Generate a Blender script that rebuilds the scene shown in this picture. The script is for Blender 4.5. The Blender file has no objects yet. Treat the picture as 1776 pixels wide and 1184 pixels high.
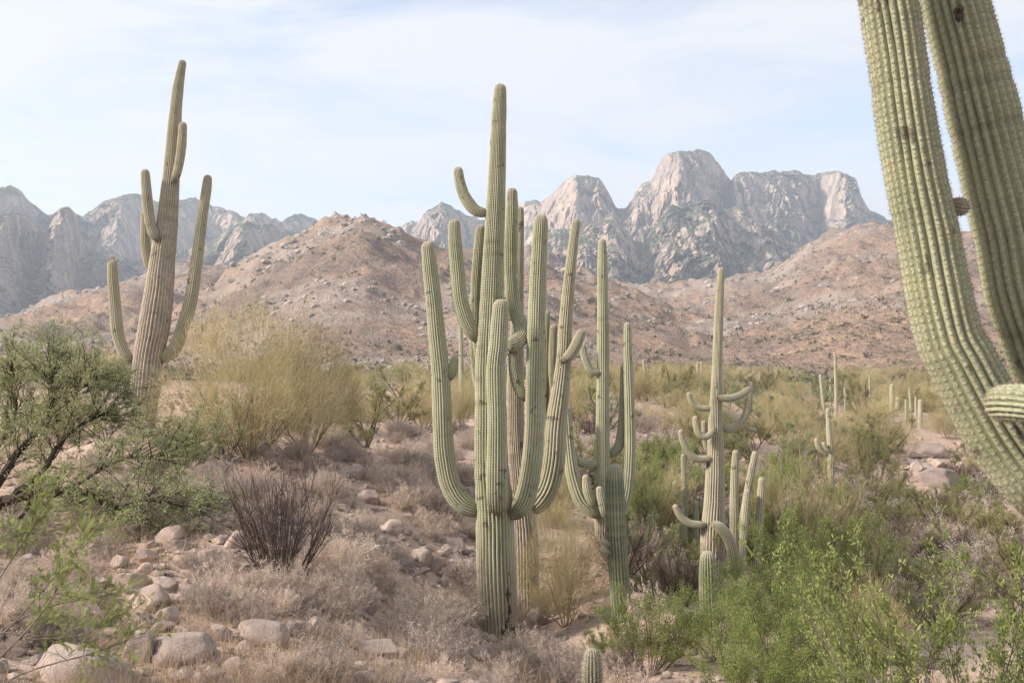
import bpy, math, random
import numpy as np

# ---------------------------------------------------------------- camera, sky, sun, exposure
W0, H0, F = 1776.0, 1184.0, 1727.0          # photograph size and focal length in its pixels
HORIZON = 640.0
PITCH = math.atan((HORIZON - H0 / 2) / F)
scene = bpy.context.scene
col = scene.collection
cam_data = bpy.data.cameras.new('camera')
cam_data.sensor_width = 36.0
cam_data.lens = 36.0 * F / W0
cam_data.clip_start = 0.1
cam_data.clip_end = 20000
cam = bpy.data.objects.new('camera', cam_data)
col.objects.link(cam)
cam.location = (0, 0, 0)
cam.rotation_euler = (math.pi / 2 + PITCH, 0, 0)
scene.camera = cam

SUN_AZ, SUN_EL = math.radians(-104), math.radians(33)     # azimuth from +Y (view), negative = left
sun_vec = (math.sin(SUN_AZ) * math.cos(SUN_EL), math.cos(SUN_AZ) * math.cos(SUN_EL), math.sin(SUN_EL))
sd = bpy.data.lights.new('sun', 'SUN')
sd.energy = 5.0
sd.angle = math.radians(9)
sd.color = (1.0, 0.90, 0.78)
sun = bpy.data.objects.new('sun', sd)
col.objects.link(sun)
sun.rotation_euler = (math.pi / 2 - SUN_EL, 0, -SUN_AZ + math.pi)
sun.location = (-300, -80, 250)

world = bpy.data.worlds.new('World')
scene.world = world
world.use_nodes = True
wn, wl = world.node_tree.nodes, world.node_tree.links
wn.clear()
w_out = wn.new('ShaderNodeOutputWorld')
w_bg = wn.new('ShaderNodeBackground')
w_bg.inputs['Strength'].default_value = 0.1
w_sky = wn.new('ShaderNodeTexSky')
w_sky.sky_type = 'NISHITA'
w_sky.sun_disc = False
w_sky.sun_elevation = SUN_EL
w_sky.sun_rotation = SUN_AZ
w_sky.altitude = 800
w_sky.air_density = 1.0
w_sky.dust_density = 1.5
w_tc = wn.new('ShaderNodeTexCoord')
w_sep = wn.new('ShaderNodeSeparateXYZ')
w_add = wn.new('ShaderNodeMath'); w_add.operation = 'ADD'; w_add.inputs[1].default_value = 0.16
w_max = wn.new('ShaderNodeMath'); w_max.operation = 'MAXIMUM'; w_max.inputs[1].default_value = 0.02
w_dx = wn.new('ShaderNodeMath'); w_dx.operation = 'DIVIDE'
w_dy = wn.new('ShaderNodeMath'); w_dy.operation = 'DIVIDE'
w_com = wn.new('ShaderNodeCombineXYZ')
wl.new(w_tc.outputs['Generated'], w_sep.inputs[0])
wl.new(w_sep.outputs['Z'], w_max.inputs[0])
wl.new(w_max.outputs[0], w_add.inputs[0])
wl.new(w_sep.outputs['X'], w_dx.inputs[0]); wl.new(w_add.outputs[0], w_dx.inputs[1])
wl.new(w_sep.outputs['Y'], w_dy.inputs[0]); wl.new(w_add.outputs[0], w_dy.inputs[1])
wl.new(w_dx.outputs[0], w_com.inputs[0]); wl.new(w_dy.outputs[0], w_com.inputs[1])
w_map = wn.new('ShaderNodeMapping')
w_map.inputs['Location'].default_value = (3.1, 1.4, 0)
w_map.inputs['Rotation'].default_value = (0, 0, math.radians(-24))
w_map.inputs['Scale'].default_value = (0.9, 1.3, 1)
wl.new(w_com.outputs[0], w_map.inputs[0])
w_n1 = wn.new('ShaderNodeTexNoise')
w_n1.inputs['Scale'].default_value = 1.7
w_n1.inputs['Detail'].default_value = 6
w_n1.inputs['Roughness'].default_value = 0.6
w_n1.inputs['Distortion'].default_value = 0.7
wl.new(w_map.outputs[0], w_n1.inputs['Vector'])
w_ramp = wn.new('ShaderNodeValToRGB')
w_ramp.color_ramp.elements[0].position = 0.30
w_ramp.color_ramp.elements[0].color = (0.32, 0.32, 0.32, 1)
w_ramp.color_ramp.elements[1].position = 0.56
w_ramp.color_ramp.elements[1].color = (0.97, 0.97, 0.97, 1)
wl.new(w_n1.outputs['Fac'], w_ramp.inputs[0])
w_mix = wn.new('ShaderNodeMix'); w_mix.data_type = 'RGBA'
w_mix.inputs['B'].default_value = (5.0, 5.08, 5.32, 1)
wl.new(w_ramp.outputs[0], w_mix.inputs['Factor'])
w_gain = wn.new('ShaderNodeMix'); w_gain.data_type = 'RGBA'; w_gain.blend_type = 'MULTIPLY'
w_gain.inputs['Factor'].default_value = 1.0
w_gain.inputs['B'].default_value = (1.35, 1.35, 1.35, 1)
wl.new(w_sky.outputs[0], w_gain.inputs['A'])
wl.new(w_gain.outputs['Result'], w_mix.inputs['A'])
wl.new(w_mix.outputs['Result'], w_bg.inputs['Color'])
wl.new(w_bg.outputs[0], w_out.inputs['Surface'])

scene.view_settings.view_transform = 'Standard'
scene.view_settings.look = 'None'
scene.view_settings.exposure = 0.82
scene.view_settings.gamma = 1.0
scene.cycles.use_denoising = True
scene.cycles.max_bounces = 6
scene.cycles.diffuse_bounces = 3
scene.cycles.transmission_bounces = 4
scene.cycles.volume_bounces = 1

# ---------------------------------------------------------------- helpers
RNG = np.random.default_rng(7)
CP, SP = math.cos(PITCH), math.sin(PITCH)

def at(px, py, d):
    """pixel of the photograph at world depth d (metres along +Y) -> world point"""
    x = (px - W0 / 2) / F; y = (H0 / 2 - py) / F
    fy = CP - SP * y; fz = SP + CP * y
    return np.array([x / fy * d, d, fz / fy * d])

def to_px(P):
    P = np.asarray(P, float)
    f = CP * P[..., 1] + SP * P[..., 2]; u = -SP * P[..., 1] + CP * P[..., 2]
    return W0 / 2 + F * P[..., 0] / f, H0 / 2 - F * u / f

def _hash(ix, iy, iz, seed):
    n = (ix * 374761393 + iy * 668265263 + iz * 2147483647 + seed * 1274126177) & 0xFFFFFFFF
    n = ((n ^ (n >> 13)) * 1274126177) & 0xFFFFFFFF
    n = ((n ^ (n >> 16)) * 2246822519) & 0xFFFFFFFF
    return ((n ^ (n >> 15)) & 0xFFFFFF) / float(0xFFFFFF)

def vnoise(x, y, z=0.0, seed=0):
    x, y, z = np.broadcast_arrays(np.asarray(x, float), np.asarray(y, float), np.asarray(z, float))
    ix, iy, iz = np.floor(x).astype(np.int64), np.floor(y).astype(np.int64), np.floor(z).astype(np.int64)
    fx, fy, fz = x - ix, y - iy, z - iz
    fx = fx * fx * fx * (fx * (fx * 6 - 15) + 10); fy = fy * fy * fy * (fy * (fy * 6 - 15) + 10); fz = fz * fz * fz * (fz * (fz * 6 - 15) + 10)
    r = 0
    for a in (0, 1):
        for b in (0, 1):
            for c in (0, 1):
                w = (fx if a else 1 - fx) * (fy if b else 1 - fy) * (fz if c else 1 - fz)
                r = r + w * _hash(ix + a, iy + b, iz + c, seed)
    return r            # 0..1

def fbm(x, y, z=0.0, octaves=4, seed=0, gain=0.5, ridged=False):
    s, a, t = 0, 1.0, 0.0
    for o in range(octaves):
        n = vnoise(np.asarray(x) * 2 ** o + 17.3 * o, np.asarray(y) * 2 ** o - 9.1 * o, np.asarray(z) * 2 ** o + 4.7 * o, seed + o)
        if ridged: n = 1 - np.abs(2 * n - 1)
        s = s + a * n; t += a; a *= gain
    return s / t

def blocks(x, y, z, seed):
    """random value of the nearest jittered cell: angular blocks with sharp steps"""
    ix, iy, iz = np.floor(x).astype(np.int64), np.floor(y).astype(np.int64), np.floor(z).astype(np.int64)
    best = np.full(x.shape, 1e9); val = np.zeros(x.shape)
    for a in (-1, 0, 1):
        for b in (-1, 0, 1):
            for c in (-1, 0, 1):
                px_, py_, pz_ = ix + a + _hash(ix + a, iy + b, iz + c, seed), iy + b + _hash(ix + a, iy + b, iz + c, seed + 1), iz + c + _hash(ix + a, iy + b, iz + c, seed + 2)
                dd_ = (px_ - x) ** 2 + (py_ - y) ** 2 + (pz_ - z) ** 2
                k = dd_ < best; best = np.where(k, dd_, best); val = np.where(k, _hash(ix + a, iy + b, iz + c, seed + 3), val)
    return val

def mesh_from(name, V, faces, mat=None, attrs=None, smooth=True):
    """faces: list of integer arrays (n,3) / (n,4)"""
    me = bpy.data.meshes.new(name)
    V = np.ascontiguousarray(V, dtype=np.float32)
    faces = [np.asarray(f, dtype=np.int32) for f in faces if len(f)]
    loops = np.concatenate([f.ravel() for f in faces])
    tot = np.concatenate([np.full(len(f), f.shape[1], np.int32) for f in faces])
    start = np.concatenate([[0], np.cumsum(tot)[:-1]]).astype(np.int32)
    me.vertices.add(len(V)); me.vertices.foreach_set('co', V.ravel())
    me.loops.add(len(loops)); me.loops.foreach_set('vertex_index', loops)
    me.polygons.add(len(tot)); me.polygons.foreach_set('loop_start', start)
    me.polygons.foreach_set('loop_total', tot)
    me.polygons.foreach_set('use_smooth', np.full(len(tot), smooth, dtype=bool))
    for k, v in (attrs or {}).items():
        a = me.attributes.new(k, 'FLOAT', 'POINT')
        a.data.foreach_set('value', np.ascontiguousarray(v, dtype=np.float32))
    me.update(calc_edges=True)
    if mat: me.materials.append(mat)
    return me

def link(name, data, parent=None, loc=None):
    o = bpy.data.objects.new(name, data)
    col.objects.link(o)
    if parent is not None: o.parent = parent
    if loc is not None: o.location = tuple(float(c) for c in loc)
    return o

def tag(o, label=None, cat=None, group=None, kind=None):
    if label: o['label'] = label
    if cat: o['category'] = cat
    if group: o['group'] = group
    if kind: o['kind'] = kind
    return o

class Geo:
    """collects vertex / face / attribute chunks for one mesh"""
    def __init__(s): s.V, s.Fs, s.A, s.n = [], [], [], 0
    def add(s, V, faces, tint):
        for f in faces: s.Fs.append(np.asarray(f) + s.n)
        s.V.append(np.asarray(V)); s.A.append(np.broadcast_to(np.asarray(tint, float), (len(V),))); s.n += len(V)
    def mesh(s, name, mat, smooth=False):
        t = [f for f in s.Fs if f.shape[1] == 3]; q = [f for f in s.Fs if f.shape[1] == 4]
        return mesh_from(name, np.concatenate(s.V), ([np.concatenate(t)] if t else []) + ([np.concatenate(q)] if q else []), mat, {'tint': np.concatenate(s.A)}, smooth)

# ---------------------------------------------------------------- materials
def mat_new(name):
    m = bpy.data.materials.new(name); m.use_nodes = True
    nt = m.node_tree; nt.nodes.clear()
    out = nt.nodes.new('ShaderNodeOutputMaterial')
    return m, nt.nodes, nt.links, out

def N(nodes, typ, **kw):
    n = nodes.new(typ)
    for k, v in kw.items():
        if k in n.inputs: n.inputs[k].default_value = v
        else: setattr(n, k, v)
    return n

def mixc(nodes, links, fac, a, b, blend='MIX'):
    m = nodes.new('ShaderNodeMix'); m.data_type = 'RGBA'; m.blend_type = blend
    for sock, v in (('Factor', fac), ('A', a), ('B', b)):
        if isinstance(v, (int, float)): m.inputs[sock].default_value = v
        elif isinstance(v, tuple): m.inputs[sock].default_value = (*v, 1)
        else: links.new(v, m.inputs[sock])
    return m.outputs['Result']

def ramp(nodes, links, src, stops):
    r = nodes.new('ShaderNodeValToRGB')
    e = r.color_ramp.elements
    while len(e) < len(stops): e.new(0.5)
    for i, (p, c) in enumerate(stops):
        e[i].position = p
        e[i].color = (c, c, c, 1) if isinstance(c, (int, float)) else (*c, 1)
    links.new(src, r.inputs[0])
    return r.outputs[0]

def noise(nodes, links, vec, scale, detail=4, rough=0.55, dist=0.0):
    n = N(nodes, 'ShaderNodeTexNoise', Scale=scale, Detail=detail, Roughness=rough, Distortion=dist)
    links.new(vec, n.inputs['Vector'])
    return n.outputs['Fac']

def math_(nodes, links, op, a, b=None):
    m = nodes.new('ShaderNodeMath'); m.operation = op
    for i, v in enumerate((a, b)):
        if v is None: continue
        if isinstance(v, (int, float)): m.inputs[i].default_value = v
        else: links.new(v, m.inputs[i])
    return m.outputs[0]

def attr(nodes, name):
    a = nodes.new('ShaderNodeAttribute'); a.attribute_name = name
    return a.outputs['Fac']

def foliage_mat(name, c0, c1, trans=0.35, var=0.25):
    """two-tone leaf or twig colour by per-leaf tint, varied by object"""
    m, n, l, out = mat_new(name)
    c = mixc(n, l, attr(n, 'tint'), c0, c1)
    oi = n.new('ShaderNodeObjectInfo')
    v = ramp(n, l, oi.outputs['Random'], [(0, 1 - var), (1, 1 + var * 0.6)])
    c = mixc(n, l, 1.0, c, v, 'MULTIPLY')
    d = N(n, 'ShaderNodeBsdfDiffuse'); l.new(c, d.inputs['Color'])
    if trans > 0:
        t = N(n, 'ShaderNodeBsdfTranslucent'); l.new(c, t.inputs['Color'])
        mx = N(n, 'ShaderNodeMixShader'); mx.inputs[0].default_value = trans
        l.new(d.outputs[0], mx.inputs[1]); l.new(t.outputs[0], mx.inputs[2])
        l.new(mx.outputs[0], out.inputs[0])
    else: l.new(d.outputs[0], out.inputs[0])
    return m

M = {}
M['paloverde_twig'] = foliage_mat('paloverde_twig', (0.365, 0.305, 0.17), (0.57, 0.49, 0.285), 0.3)
M['paloverde_wood'] = foliage_mat('paloverde_wood', (0.22, 0.19, 0.115), (0.32, 0.28, 0.16), 0)
M['creosote_leaf'] = foliage_mat('creosote_leaf', (0.155, 0.195, 0.065), (0.35, 0.385, 0.145), 0.35)
M['mesquite_leaf'] = foliage_mat('mesquite_leaf', (0.205, 0.225, 0.125), (0.43, 0.45, 0.245), 0.35)
M['olive_leaf'] = foliage_mat('olive_leaf', (0.19, 0.185, 0.085), (0.38, 0.355, 0.17), 0.35)
M['dark_wood'] = foliage_mat('dark_wood', (0.055, 0.042, 0.036), (0.11, 0.088, 0.072), 0)
M['bare_wood'] = foliage_mat('bare_wood', (0.065, 0.047, 0.042), (0.15, 0.112, 0.10), 0)
M['grey_wood'] = foliage_mat('grey_wood', (0.16, 0.13, 0.115), (0.27, 0.225, 0.195), 0)
M['dry_twig'] = foliage_mat('dry_twig', (0.38, 0.295, 0.245), (0.70, 0.585, 0.49), 0.3)
M['mauve_twig'] = foliage_mat('mauve_twig', (0.22, 0.18, 0.165), (0.50, 0.42, 0.375), 0.2)
M['straw'] = foliage_mat('straw', (0.42, 0.29, 0.19), (0.62, 0.49, 0.35), 0.3)
M['scrub_far'] = foliage_mat('scrub_far', (0.13, 0.12, 0.085), (0.26, 0.225, 0.165), 0.15)

def saguaro_mat(name, body, groove, crest, cork):
    m, n, l, out = mat_new(name)
    tc = n.new('ShaderNodeTexCoord'); geo = tc.outputs['Object']
    rib, s, ck, tip = attr(n, 'rib'), attr(n, 'arc'), attr(n, 'cork'), attr(n, 'tipd')
    big = noise(n, l, geo, 2.2, 5, 0.6)
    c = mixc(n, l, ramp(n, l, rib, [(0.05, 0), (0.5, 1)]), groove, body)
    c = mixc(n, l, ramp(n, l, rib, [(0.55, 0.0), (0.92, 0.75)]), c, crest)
    c = mixc(n, l, 1.0, c, ramp(n, l, noise(n, l, geo, 55, 3, 0.7), [(0.3, 0.78), (0.7, 1.18)]), 'MULTIPLY')
    # areoles: dots of tan wool and spines along the crests
    ph = math_(n, l, 'SINE', math_(n, l, 'MULTIPLY', s, 2 * math.pi / 0.032))
    dots = math_(n, l, 'MULTIPLY', ramp(n, l, ph, [(0.1, 0), (0.75, 1)]), ramp(n, l, rib, [(0.72, 0), (0.95, 1)]))
    c = mixc(n, l, math_(n, l, 'MULTIPLY', dots, 0.55), c, (0.30, 0.245, 0.185))
    # yellowed bands along the growth
    band = noise(n, l, s, 4.2, 3, 0.6)
    c = mixc(n, l, ramp(n, l, band, [(0.42, 0), (0.68, 0.6)]), c, (0.36, 0.345, 0.21))
    c = mixc(n, l, ramp(n, l, big, [(0.35, 0.25), (0.6, 0.0)]), c, (0.14, 0.17, 0.085))
    # cork
    spot = noise(n, l, geo, 14, 5, 0.65)
    ckm = math_(n, l, 'MULTIPLY', ck, ramp(n, l, big, [(0.25, 0.55), (0.6, 1.0)]))
    ckc = mixc(n, l, ramp(n, l, spot, [(0.35, 0), (0.65, 1)]), tuple(0.55 * v for v in cork), cork)
    ckc = mixc(n, l, ramp(n, l, rib, [(0.0, 1), (0.4, 0)]), ckc, tuple(0.4 * v for v in cork))
    c = mixc(n, l, ckm, c, ckc)
    scar = ramp(n, l, noise(n, l, geo, 7, 3, 0.6), [(0.64, 0), (0.69, 0.75)])
    c = mixc(n, l, scar, c, (0.10, 0.075, 0.06))
    c = mixc(n, l, math_(n, l, 'MULTIPLY', attr(n, 'joint'), ramp(n, l, spot, [(0.3, 0.35), (0.6, 0.95)])), c, (0.135, 0.10, 0.078))
    # pale wool at the growing tip
    c = mixc(n, l, ramp(n, l, tip, [(0.0, 0.75), (0.16, 0.0)]), c, (0.36, 0.31, 0.24))
    b = N(n, 'ShaderNodeBsdfPrincipled', Roughness=0.62)
    b.inputs['Specular IOR Level'].default_value = 0.25
    l.new(c, b.inputs['Base Color'])
    bp = N(n, 'ShaderNodeBump', Strength=0.35, Distance=0.012)
    l.new(math_(n, l, 'ADD', spot, dots), bp.inputs['Height']); l.new(bp.outputs[0], b.inputs['Normal'])
    l.new(b.outputs[0], out.inputs[0])
    return m

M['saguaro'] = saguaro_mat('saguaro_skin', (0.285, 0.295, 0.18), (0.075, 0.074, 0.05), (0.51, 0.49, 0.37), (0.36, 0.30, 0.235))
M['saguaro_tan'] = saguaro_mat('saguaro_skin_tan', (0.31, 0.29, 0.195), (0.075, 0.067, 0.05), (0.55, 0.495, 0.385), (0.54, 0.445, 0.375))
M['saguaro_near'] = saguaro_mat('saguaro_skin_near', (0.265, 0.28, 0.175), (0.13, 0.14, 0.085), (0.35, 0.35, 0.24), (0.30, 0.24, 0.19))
M['saguaro_young_shaded'] = saguaro_mat('saguaro_skin_young_shaded', (0.085, 0.125, 0.07), (0.028, 0.042, 0.025), (0.19, 0.20, 0.135), (0.26, 0.2, 0.16))  # young green skin, darkened further to carry the palo verde's shade
M['spine'] = foliage_mat('spine', (0.235, 0.20, 0.155), (0.40, 0.36, 0.29), 0.1, 0.1)
M['spine_pale'] = foliage_mat('spine_pale', (0.33, 0.29, 0.24), (0.55, 0.50, 0.43), 0.15, 0.1)
M['joint'] = foliage_mat('joint_cork', (0.07, 0.052, 0.042), (0.14, 0.105, 0.085), 0)

def rock_mat(name, a, b_, scale=1.0):
    m, n, l, out = mat_new(name)
    tc = n.new('ShaderNodeTexCoord'); oi = n.new('ShaderNodeObjectInfo')
    v = tc.outputs['Object']
    big = noise(n, l, v, 1.6 * scale, 5, 0.6, 0.4); fine = noise(n, l, v, 26 * scale, 4, 0.7)
    c = mixc(n, l, ramp(n, l, big, [(0.3, 0), (0.7, 1)]), a, b_)
    c = mixc(n, l, ramp(n, l, fine, [(0.3, 0.5), (0.5, 0.0)]), c, (0.16, 0.125, 0.105))
    c = mixc(n, l, ramp(n, l, noise(n, l, v, 3.3 * scale, 3), [(0.55, 0), (0.8, 0.55)]), c, (0.42, 0.27, 0.19))
    c = mixc(n, l, 1.0, c, ramp(n, l, oi.outputs['Random'], [(0, (0.78, 0.76, 0.76)), (0.5, (1.0, 0.98, 0.97)), (1, (1.12, 1.04, 0.98))]), 'MULTIPLY')
    b = N(n, 'ShaderNodeBsdfPrincipled', Roughness=0.9)
    b.inputs['Specular IOR Level'].default_value = 0.15
    l.new(c, b.inputs['Base Color'])
    bp = N(n, 'ShaderNodeBump', Strength=0.5, Distance=0.03)
    l.new(math_(n, l, 'ADD', fine, big), bp.inputs['Height']); l.new(bp.outputs[0], b.inputs['Normal'])
    l.new(b.outputs[0], out.inputs[0])
    return m
M['rock'] = rock_mat('granite', (0.30, 0.245, 0.225), (0.48, 0.40, 0.355))
M['outcrop'] = foliage_mat('outcrop', (0.25, 0.21, 0.19), (0.43, 0.37, 0.33), 0)
M['pebble'] = foliage_mat('pebble', (0.27, 0.21, 0.17), (0.48, 0.40, 0.34), 0)

def ground_mat():
    m, n, l, out = mat_new('desert_ground')
    v = n.new('ShaderNodeNewGeometry').outputs['Position']
    far, rk = attr(n, 'far'), attr(n, 'rock')
    near_n = noise(n, l, v, 0.7, 6, 0.62, 0.3); fine = noise(n, l, v, 18, 5, 0.7)
    c = mixc(n, l, ramp(n, l, near_n, [(0.35, 0), (0.65, 1)]), (0.385, 0.265, 0.21), (0.50, 0.385, 0.32))
    c = mixc(n, l, ramp(n, l, fine, [(0.35, 0.7), (0.52, 0.0)]), c, (0.22, 0.165, 0.13))
    c = mixc(n, l, ramp(n, l, noise(n, l, v, 45, 3), [(0.6, 0), (0.72, 0.6)]), c, (0.52, 0.45, 0.38))
    # far slopes: sunburnt grass and soil, mottled with brush
    f1 = noise(n, l, v, 0.012, 7, 0.66, 0.5); f2 = noise(n, l, v, 0.09, 6, 0.7); f3 = noise(n, l, v, 0.4, 4, 0.7)
    f4 = noise(n, l, v, 1.3, 3, 0.75)
    fc = mixc(n, l, ramp(n, l, f2, [(0.38, 0), (0.62, 1)]), (0.31, 0.215, 0.165), (0.52, 0.345, 0.24))
    fc = mixc(n, l, ramp(n, l, f1, [(0.38, 0.8), (0.56, 0.0)]), fc, (0.25, 0.195, 0.175))
    fc = mixc(n, l, ramp(n, l, f3, [(0.48, 0), (0.60, 0.7)]), fc, (0.15, 0.13, 0.105))
    fc = mixc(n, l, ramp(n, l, f4, [(0.42, 0.6), (0.55, 0.0)]), fc, (0.17, 0.135, 0.115))
    fc = mixc(n, l, ramp(n, l, f4, [(0.60, 0.0), (0.70, 0.5)]), fc, (0.42, 0.36, 0.31))
    rc = mixc(n, l, ramp(n, l, f3, [(0.35, 0), (0.65, 1)]), (0.26, 0.22, 0.20), (0.46, 0.40, 0.36))
    rkm = math_(n, l, 'MULTIPLY', rk, ramp(n, l, f2, [(0.4, 0.2), (0.6, 1)]))
    fc = mixc(n, l, rkm, fc, rc)
    c = mixc(n, l, far, c, fc)
    b = N(n, 'ShaderNodeBsdfDiffuse'); l.new(c, b.inputs['Color'])
    bp = N(n, 'ShaderNodeBump', Strength=0.6, Distance=0.05)
    l.new(fine, bp.inputs['Height'])
    bf = N(n, 'ShaderNodeBump', Distance=2.2)
    l.new(math_(n, l, 'MULTIPLY', far, 0.9), bf.inputs['Strength'])
    l.new(math_(n, l, 'ADD', f3, math_(n, l, 'MULTIPLY', f4, 0.5)), bf.inputs['Height']); l.new(bp.outputs[0], bf.inputs['Normal'])
    l.new(bf.outputs[0], b.inputs['Normal'])
    l.new(b.outputs[0], out.inputs[0])
    return m
M['ground'] = ground_mat()

def cliff_mat():
    m, n, l, out = mat_new('mountain_rock')
    g = n.new('ShaderNodeNewGeometry'); v = g.outputs['Position']
    veg = attr(n, 'veg')
    mp = N(n, 'ShaderNodeMapping'); mp.inputs['Scale'].default_value = (1, 1, 0.42); l.new(v, mp.inputs[0])
    a = noise(n, l, mp.outputs[0], 0.035, 9, 0.72, 0.0); b2 = noise(n, l, v, 0.006, 4, 0.6); f = noise(n, l, v, 0.045, 8, 0.72)
    c = mixc(n, l, ramp(n, l, a, [(0.36, 0), (0.60, 1)]), (0.20, 0.165, 0.15), (0.52, 0.42, 0.345))
    for sc_, st_ in ((0.011, 0.55), (0.03, 0.5)):
        cr = noise(n, l, mp.outputs[0], sc_, 5, 0.6)
        c = mixc(n, l, math_(n, l, 'MULTIPLY', ramp(n, l, cr, [(0.455, 0), (0.49, 1), (0.51, 1), (0.545, 0)]), st_), c, (0.13, 0.115, 0.11))
    c = mixc(n, l, ramp(n, l, b2, [(0.45, 0), (0.7, 0.6)]), c, (0.52, 0.36, 0.28))
    vm = ramp(n, l, math_(n, l, 'ADD', veg, math_(n, l, 'MULTIPLY', math_(n, l, 'SUBTRACT', f, 0.5), 1.3)), [(0.20, 0), (0.34, 1)])
    c = mixc(n, l, math_(n, l, 'MULTIPLY', vm, 0.88), c, (0.085, 0.10, 0.07))
    b = N(n, 'ShaderNodeBsdfDiffuse'); l.new(c, b.inputs['Color'])
    bp = N(n, 'ShaderNodeBump', Strength=1.0, Distance=10.0)
    l.new(a, bp.inputs['Height']); l.new(bp.outputs[0], b.inputs['Normal'])
    l.new(b.outputs[0], out.inputs[0])
    return m
M['cliff'] = cliff_mat()

# ---------------------------------------------------------------- terrain
CTRL = [(243,757,17),(866,1108,12),(915,1078,13.2),(1046,925,16),(1078,1085,12),(1235,1035,17),(1230,1080,11.5),
 (1027,1215,8),(300,1184,6),(0,1184,5.5),(650,1184,7),(870,1184,8.5),(500,1008,9),(270,1060,7.5),(80,905,11),(0,850,13),
 (450,800,16),(620,800,18),(620,702,32),(200,700,30),(700,900,14.5),(780,960,14),(560,950,11),(740,740,30),(900,722,40),
 (1000,740,32),(1150,750,38),(1140,1000,15),(1300,1032,18),(1450,1184,10),(1400,1000,20),(1560,1000,20),(1441,850,30),
 (1500,900,27),(1700,900,30),(1776,1000,20),(1650,800,40),(1250,800,35),(1450,722,65),(1600,700,80),(1200,690,70),(0,680,60),
 (400,665,80),(700,668,90),(1776,682,100),(1300,656,170),(200,654,170),(888,650,260),(1700,652,260),(0,650,260),(-300,760,17),(-300,900,8),(2100,1200,10),(2100,900,30),(2100,690,100),(-300,660,100)]
cu = []
cz = []
for (a, b, d) in CTRL:
    p = at(a, b, d); cu.append((p[0] / d * 3.0, math.log(d))); cz.append(p[2])
for uu, d, z in ((-0.5, 1, -1.66), (0, 1, -1.7), (0.5, 1, -1.72), (0, 2.5, -1.78), (-0.5, 2.5, -1.68), (0.5, 2.5, -1.9), (0.42, 4.5, -2.2), (0.55, 5, -2.4), (0, 5, -1.95)):
    cu.append((uu * 3.0, math.log(d))); cz.append(z)
cu, cz = np.array(cu), np.array(cz)

def _tps(r2): return np.where(r2 > 1e-12, 0.5 * r2 * np.log(np.maximum(r2, 1e-12)), 0)
_n = len(cu)
_A = np.zeros((_n + 3, _n + 3))
_A[:_n, :_n] = _tps(((cu[:, None] - cu[None]) ** 2).sum(-1)) + np.eye(_n) * 0.002
_A[:_n, _n] = 1; _A[:_n, _n + 1:] = cu
_A[_n:, :_n] = _A[:_n, _n:].T
_w = np.linalg.solve(_A, np.concatenate([cz, np.zeros(3)]))

def near_z(u, d):
    q0, q1 = u * 3.0, np.log(d)
    z = _w[_n] + _w[_n + 1] * q0 + _w[_n + 2] * q1
    for i in range(_n): z = z + _w[i] * _tps((q0 - cu[i, 0]) ** 2 + (q1 - cu[i, 1]) ** 2)
    return z

def smooth(a, b, x):
    t = np.clip((x - a) / (b - a), 0, 1); return t * t * (3 - 2 * t)

HILLS = [  # crest distance, start distance, crest in the photograph
 (800, 260, [(-700,470),(-300,520),(0,552),(40,548),(101,523),(189,503),(253,479),(330,466),(400,470),(520,500),(700,620),(900,660)], 1.2),
 (560, 190, [(-700,600),(-400,590),(0,600),(100,585),(200,562),(300,532),(355,503),(400,474),(439,449),(507,405),(550,383),(574,374),(600,369),(640,367),(662,384),(690,402),(727,418),(800,425),(870,428),(952,428),(1020,462),(1096,498),(1160,530),(1230,565),(1300,600),(1400,632),(1600,650)], 1.15),
 (930, 230, [(600,640),(800,560),(950,520),(1060,490),(1119,500),(1180,497),(1231,488),(1266,484),(1338,476),(1373,452),(1401,424),(1457,401),(1496,391),(1544,395),(1620,400),(1700,408),(1776,415),(2200,430),(2700,480)], 1.05)]

_hill_tab = {}
for (_D, _d0, _tab, _pw) in HILLS:
    _x = np.arange(-1500, 3500, 4.0); _y = np.interp(_x, [t[0] for t in _tab], [t[1] for t in _tab])
    _k = np.exp(-0.5 * (np.arange(-10, 11) / 3.2) ** 2); _k /= _k.sum()
    _hill_tab[_D] = (_x, np.convolve(np.pad(_y, 10, mode='edge'), _k, 'valid'))

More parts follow.
